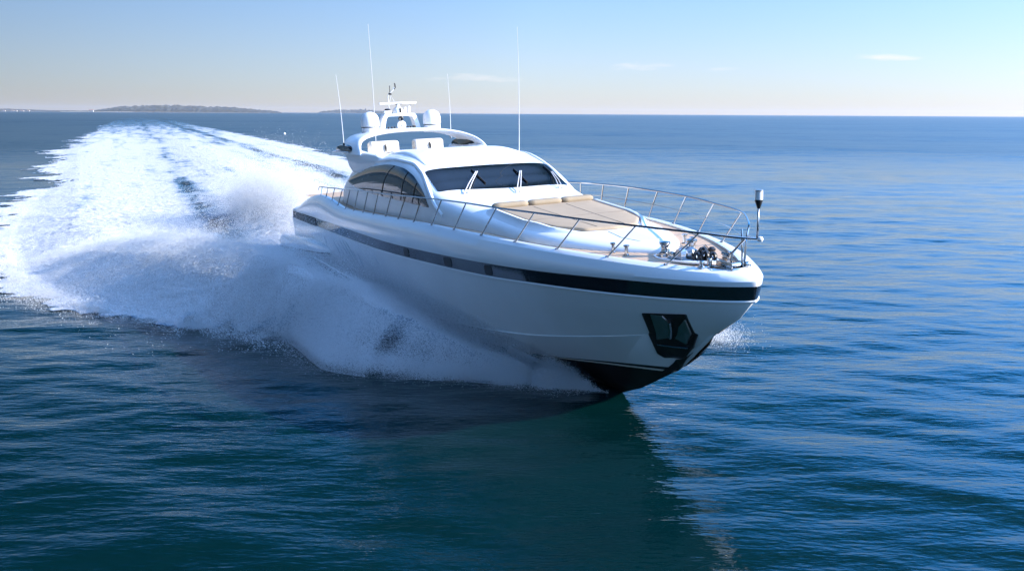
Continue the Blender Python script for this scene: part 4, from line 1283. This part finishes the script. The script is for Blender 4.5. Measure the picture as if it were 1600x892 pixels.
bow_spray(-1, 980000, 'bow_spray', 'blue shaded burst of bow spray thrown out along the near side of the hull')
bow_spray(1, 150000, 'bow_spray', 'sunlit bow spray along the hidden far side of the hull')

def far_side_spray():
    n = 17000
    P = np.stack([22.3 + rng.normal(0, .8, n), 6.2 + rng.normal(0, .45, n), np.abs(rng.normal(.1, .28, n))], 1)
    P = P[clump(P, 1.3, 77, .30, .55)]
    droplets('bow_spray', to_world(P[:, 0], P[:, 1], P[:, 2]), rng.lognormal(math.log(.009), .35, len(P)), 'small sunlit tuft of spray on the water right of the stem')
far_side_spray()

def plume():
    n = 640000
    a = rng.normal(size=(n, 3))
    P = np.stack([-11.8 + a[:, 0]*3.1, -1.9 + a[:, 1]*1.35, np.abs(1.7 + a[:, 2]*1.3)], 1)
    b = rng.normal(size=(n // 2, 3))
    Q = np.stack([-25 + b[:, 0]*4.5, 1 + b[:, 1]*2.4, np.abs(.9 + b[:, 2]*.8)], 1)
    c = np.stack([-4 - 22*rng.random(n // 3), rng.normal(-.6, 1.5, n // 3), rng.exponential(.45, n // 3)], 1)
    P = np.concatenate([P, Q, c])
    P = P[(P[:, 0] < -2.2) | (np.abs(P[:, 1]) > 3.6)]
    P = P[clump(P, .8, 91, .26, .50)]
    r = rng.lognormal(math.log(.0115), .35, len(P))
    droplets('stern_plume', to_world(P[:, 0], P[:, 1], P[:, 2]), r, 'tall white plume of spray rising off the stern quarter')
plume()

def edge_splash():
    n = 90000
    s = 16 - 120 * rng.random(n)**1.5
    e1 = T(E_STB, s)
    t = e1 + rng.normal(0.6, 1.2, n)
    m = n // 5
    s2 = -5 - 60*rng.random(m); t2 = crest_t(s2, 1) - 1.5 + rng.normal(0, 1.0, m)
    S = np.r_[s, s2]; Tt = np.r_[t, t2]
    h, f = wake_fields(S, Tt)
    k = f > .25
    z = h + rng.exponential(.09, len(S))
    P = np.stack([S, Tt, z], 1)[k]
    P = P[clump(P, .9, 55, .42, .62)]
    q = 70000
    s3 = -8 + 26*rng.random(q); e3 = T(E_STB, s3); t3 = e3 + .25 - rng.exponential(.42, q) * (.4 + 1.4*vnoise(s3*.8, s3*0, 12)); z3 = rng.exponential(.13, q)
    P3 = np.stack([s3, t3, z3], 1); P = np.concatenate([P, P3[clump(P3, 1.6, 63, .38, .6)]])
    r = rng.lognormal(math.log(.0125), .35, len(P))
    droplets('wake_spray', to_world(P[:, 0], P[:, 1], P[:, 2]), r, 'fine white flecks flying over the edges and crests of the wake')
edge_splash()
#--WAKE-END--
# ------------------------------------------------------------------ far shore
M_island = mat('dry_rock_and_scrub', (0.16, 0.13, 0.10), 0.95, noise=(0.05, 0.3, 4))
M_forest = mat('dark_pine_canopy', (0.050, 0.050, 0.042), 0.95, noise=(0.04, 0.35, 4))
M_sand = mat('pale_sand', (0.55, 0.48, 0.38), 0.9)
M_housew = mat('pale_render', (0.50, 0.47, 0.43), 0.8)
M_tile = mat('roof_tile', (0.35, 0.18, 0.11), 0.85)
def px_x(px, Y): return (px - 800) / 1341.5 * Y * 0.9805
def land(name, prof, Y, depth, label, forest_label, bare=0.35, seed=1, dx=3.0):
    """prof: (px, height m) outline seen from the water; a rounded ridge with a canopy on it"""
    Y0 = Y; Y = Y * 1.9; depth = depth * 1.9; dx = dx * 1.6
    xs0 = [px_x(p, Y) for p, h in prof]; hs = [h * Y / Y0 for p, h in prof]
    x = np.arange(xs0[0], xs0[-1], dx); hh = np.interp(x, xs0, hs)
    v = np.linspace(0, 1, 25)
    X = np.repeat(x[:, None], len(v), 1)
    wdt = np.clip(hh / max(hs), .05, 1)**.5
    Yg = Y + (v[None] - .12) * depth * wdt[:, None]
    pr = np.sin(np.clip(v, 0, 1) * np.pi)**.7
    g = hh[:, None] * pr[None]
    rock = g * bare * (0.8 + .4*fbm(X*.02, Yg*.02, 3, seed)) - .4
    o = MB().grid(np.stack([X, Yg, rock], -1)).build(name, M_island, None)
    structure(o, label, 'island')
    n = vnoise(X*.06, Yg*.03, seed + 3); n2 = vnoise(X*.025, Yg*.01, seed + 5); n3 = vnoise(X*.16, Yg*.05, seed + 8)
    can = g * (.62 + .30*n + .24*n2 + .10*n3) - 0.8 - 1.6*(n3 > .8)
    can = np.where(pr[None] < .25, rock - 1.0, can)
    f = MB().grid(np.stack([X, Yg + 1, can], -1), smooth=False).build('forest', M_forest, None, sharp=0.0)
    tag(f, forest_label, 'forest', kind='stuff')
    return o
land('island', [(66, 0.5), (78, 5), (95, 6), (120, 6), (138, 8), (150, 15), (165, 21), (185, 25), (205, 27), (240, 29), (270, 27), (300, 26), (330, 24.5), (360, 21), (385, 15), (405, 12), (425, 8), (433, 1)], 3500, 300,
     'long low wooded island on the horizon behind the wake', 'dark pine wood covering the long island behind the wake', seed=1)
land('island', [(494, 3), (500, 12), (515, 19), (540, 23), (560, 24), (575, 21), (590, 15), (612, 5), (625, 0.5)], 5600, 260,
     'small dark island on the horizon behind the radome', 'dark wood covering the small island behind the radome', seed=2)
land('coast', [(-260, 10), (-120, 14), (-40, 13), (0, 11.5), (20, 10), (40, 8.5), (62, 7.5), (76, 6), (110, 4), (128, .5)], 3900, 260,
     'low hazy coast at the far left edge of the horizon', 'scrubby wood along the low coast at the far left', seed=3, bare=.6)
def beach():
    xs = np.linspace(px_x(92, 6560), px_x(205, 6560), 60)
    G = np.stack([np.stack([xs, 6560 + 0*xs + 14*v + 6*np.sin(xs*.01), 0.35 + 1.5*v + 0*xs], 1) for v in (0, .5, 1)], 1)
    structure(MB().grid(G).build('beach', M_sand, None), 'thin pale sand beach under the long wooded island', 'beach')
beach()
def house(px, Y, w, h, z, label, group=None):
    x = px_x(px, Y)
    r = bpy.data.objects.new('house', None); COL.objects.link(r); r.location = (x, Y, z)
    tag(r, label, 'house', group)
    MB().box((0, 0, h/2), (w, 9, h), 0).build('wall', M_housew, r)
    P = [(-w/2-.4, -5, h), (w/2+.4, -5, h), (w/2+.4, 5, h), (-w/2-.4, 5, h), (-w/2+1, 0, h*1.4), (w/2-1, 0, h*1.4)]
    MB().add(P, [(0, 1, 5, 4), (2, 3, 4, 5), (1, 2, 5), (3, 0, 4), (3, 2, 1, 0)], False).build('roof', M_tile, r)
    for k in (-.25, .25):
        MB().box((k*w, -4.5, h*.5), (w*.14, .12, h*.35), 0).build('window', M_glass, r)
house(141, 6540, 32, 13, .3, 'small white house on the shore at the left foot of the long island')
for p_, w_ in ((5, 15), (18, 20), (24, 10), (33, 22), (43, 14)):
    house(p_, 7250, w_*1.3, 8, .3, 'tiny pale house low on the hazy shore at the far left', 'pale houses along the far left shore')
def far_things():
    Y = 10600; x = px_x(570, Y)
    t = bpy.data.objects.new('stone_tower', None); COL.objects.link(t); t.location = (x, Y, 26); t.scale = (1.8, 1.8, 1.8)
    tag(t, 'thin grey stone tower rising above the small dark island', 'tower')
    MB().lathe((0, 0, 0), [(4.2, 0), (3.8, 14)], 12).build('shaft', M_island, t)
    MB().lathe((0, 0, 14), [(4.6, 0), (4.6, 1.6), (3.0, 1.7), (0, 5)], 12).build('tower_top', M_island, t)
    Y = 9000; x = px_x(733, Y)
    b = bpy.data.objects.new('sailing_boat', None); COL.objects.link(b); b.location = (x, Y, 0)
    tag(b, 'tiny grey sailing boat far off on the horizon between the whip antennas', 'boat')
    P = []
    for u in np.linspace(-1, 1, 12):
        wd = 2.2 * (1 - max(0, u)**2.2)**.6 + .02
        P.append([(u*9, -wd, 2.2), (u*9*.95, -wd*.6, .2), (u*9*.9, 0, -.6), (u*9*.95, wd*.6, .2), (u*9, wd, 2.2), (u*9, 0, 2.4)])
    MB().grid(P, close_v=True).build('hull', M_blackpl, b)
    MB().tube([(0.5, 0, 2), (0.5, 0, 22)], .3, 6).build('mast', M_blackpl, b)
    MB().add([(0.2, 0, 4), (-7, 0, 4), (0.2, .6, 20), (0.2, .3, 4.2)], [(0, 1, 2), (0, 3, 2), (1, 3, 2)], False).build('sail', M_palegrey, b)
    # small white marker float
    fl = bpy.data.objects.new('buoy', None); COL.objects.link(fl); fl.location = (-81.5, 311, 0.02); fl.scale = (.75, .75, .75)
    tag(fl, 'small white buoy floating alone on the water beyond the wake', 'buoy')
    MB().lathe((0, 0, 0), [(0, -.4), (.42, -.25), (.62, 0.05), (.58, .4), (.35, .68), (.12, .78), (0, .8)], 20).build('float', M_gel2, fl)
    MB().lathe((0, 0, .78), [(.06, 0), (.06, .25), (.12, .28), (.12, .36), (0, .4)], 10).build('mooring_eye', M_steel2, fl)
far_things()

def haze():
    m = bpy.data.materials.new('air_haze'); m.use_nodes = True
    n = m.node_tree; n.nodes.clear()
    o = n.nodes.new('ShaderNodeOutputMaterial'); v = n.nodes.new('ShaderNodeVolumePrincipled')
    v.inputs['Color'].default_value = (0.80, 0.86, 0.97, 1); v.inputs['Density'].default_value = HAZE_D; v.inputs['Anisotropy'].default_value = 0.2
    n.links.new(v.outputs[0], o.inputs['Volume'])
    b = MB().box((0, 0, 44.5), (32000, 32000, 93), 0).build('haze', m, None)
    tag(b, 'thin pale sea haze that softens the far islands', 'haze', kind='stuff')
haze()
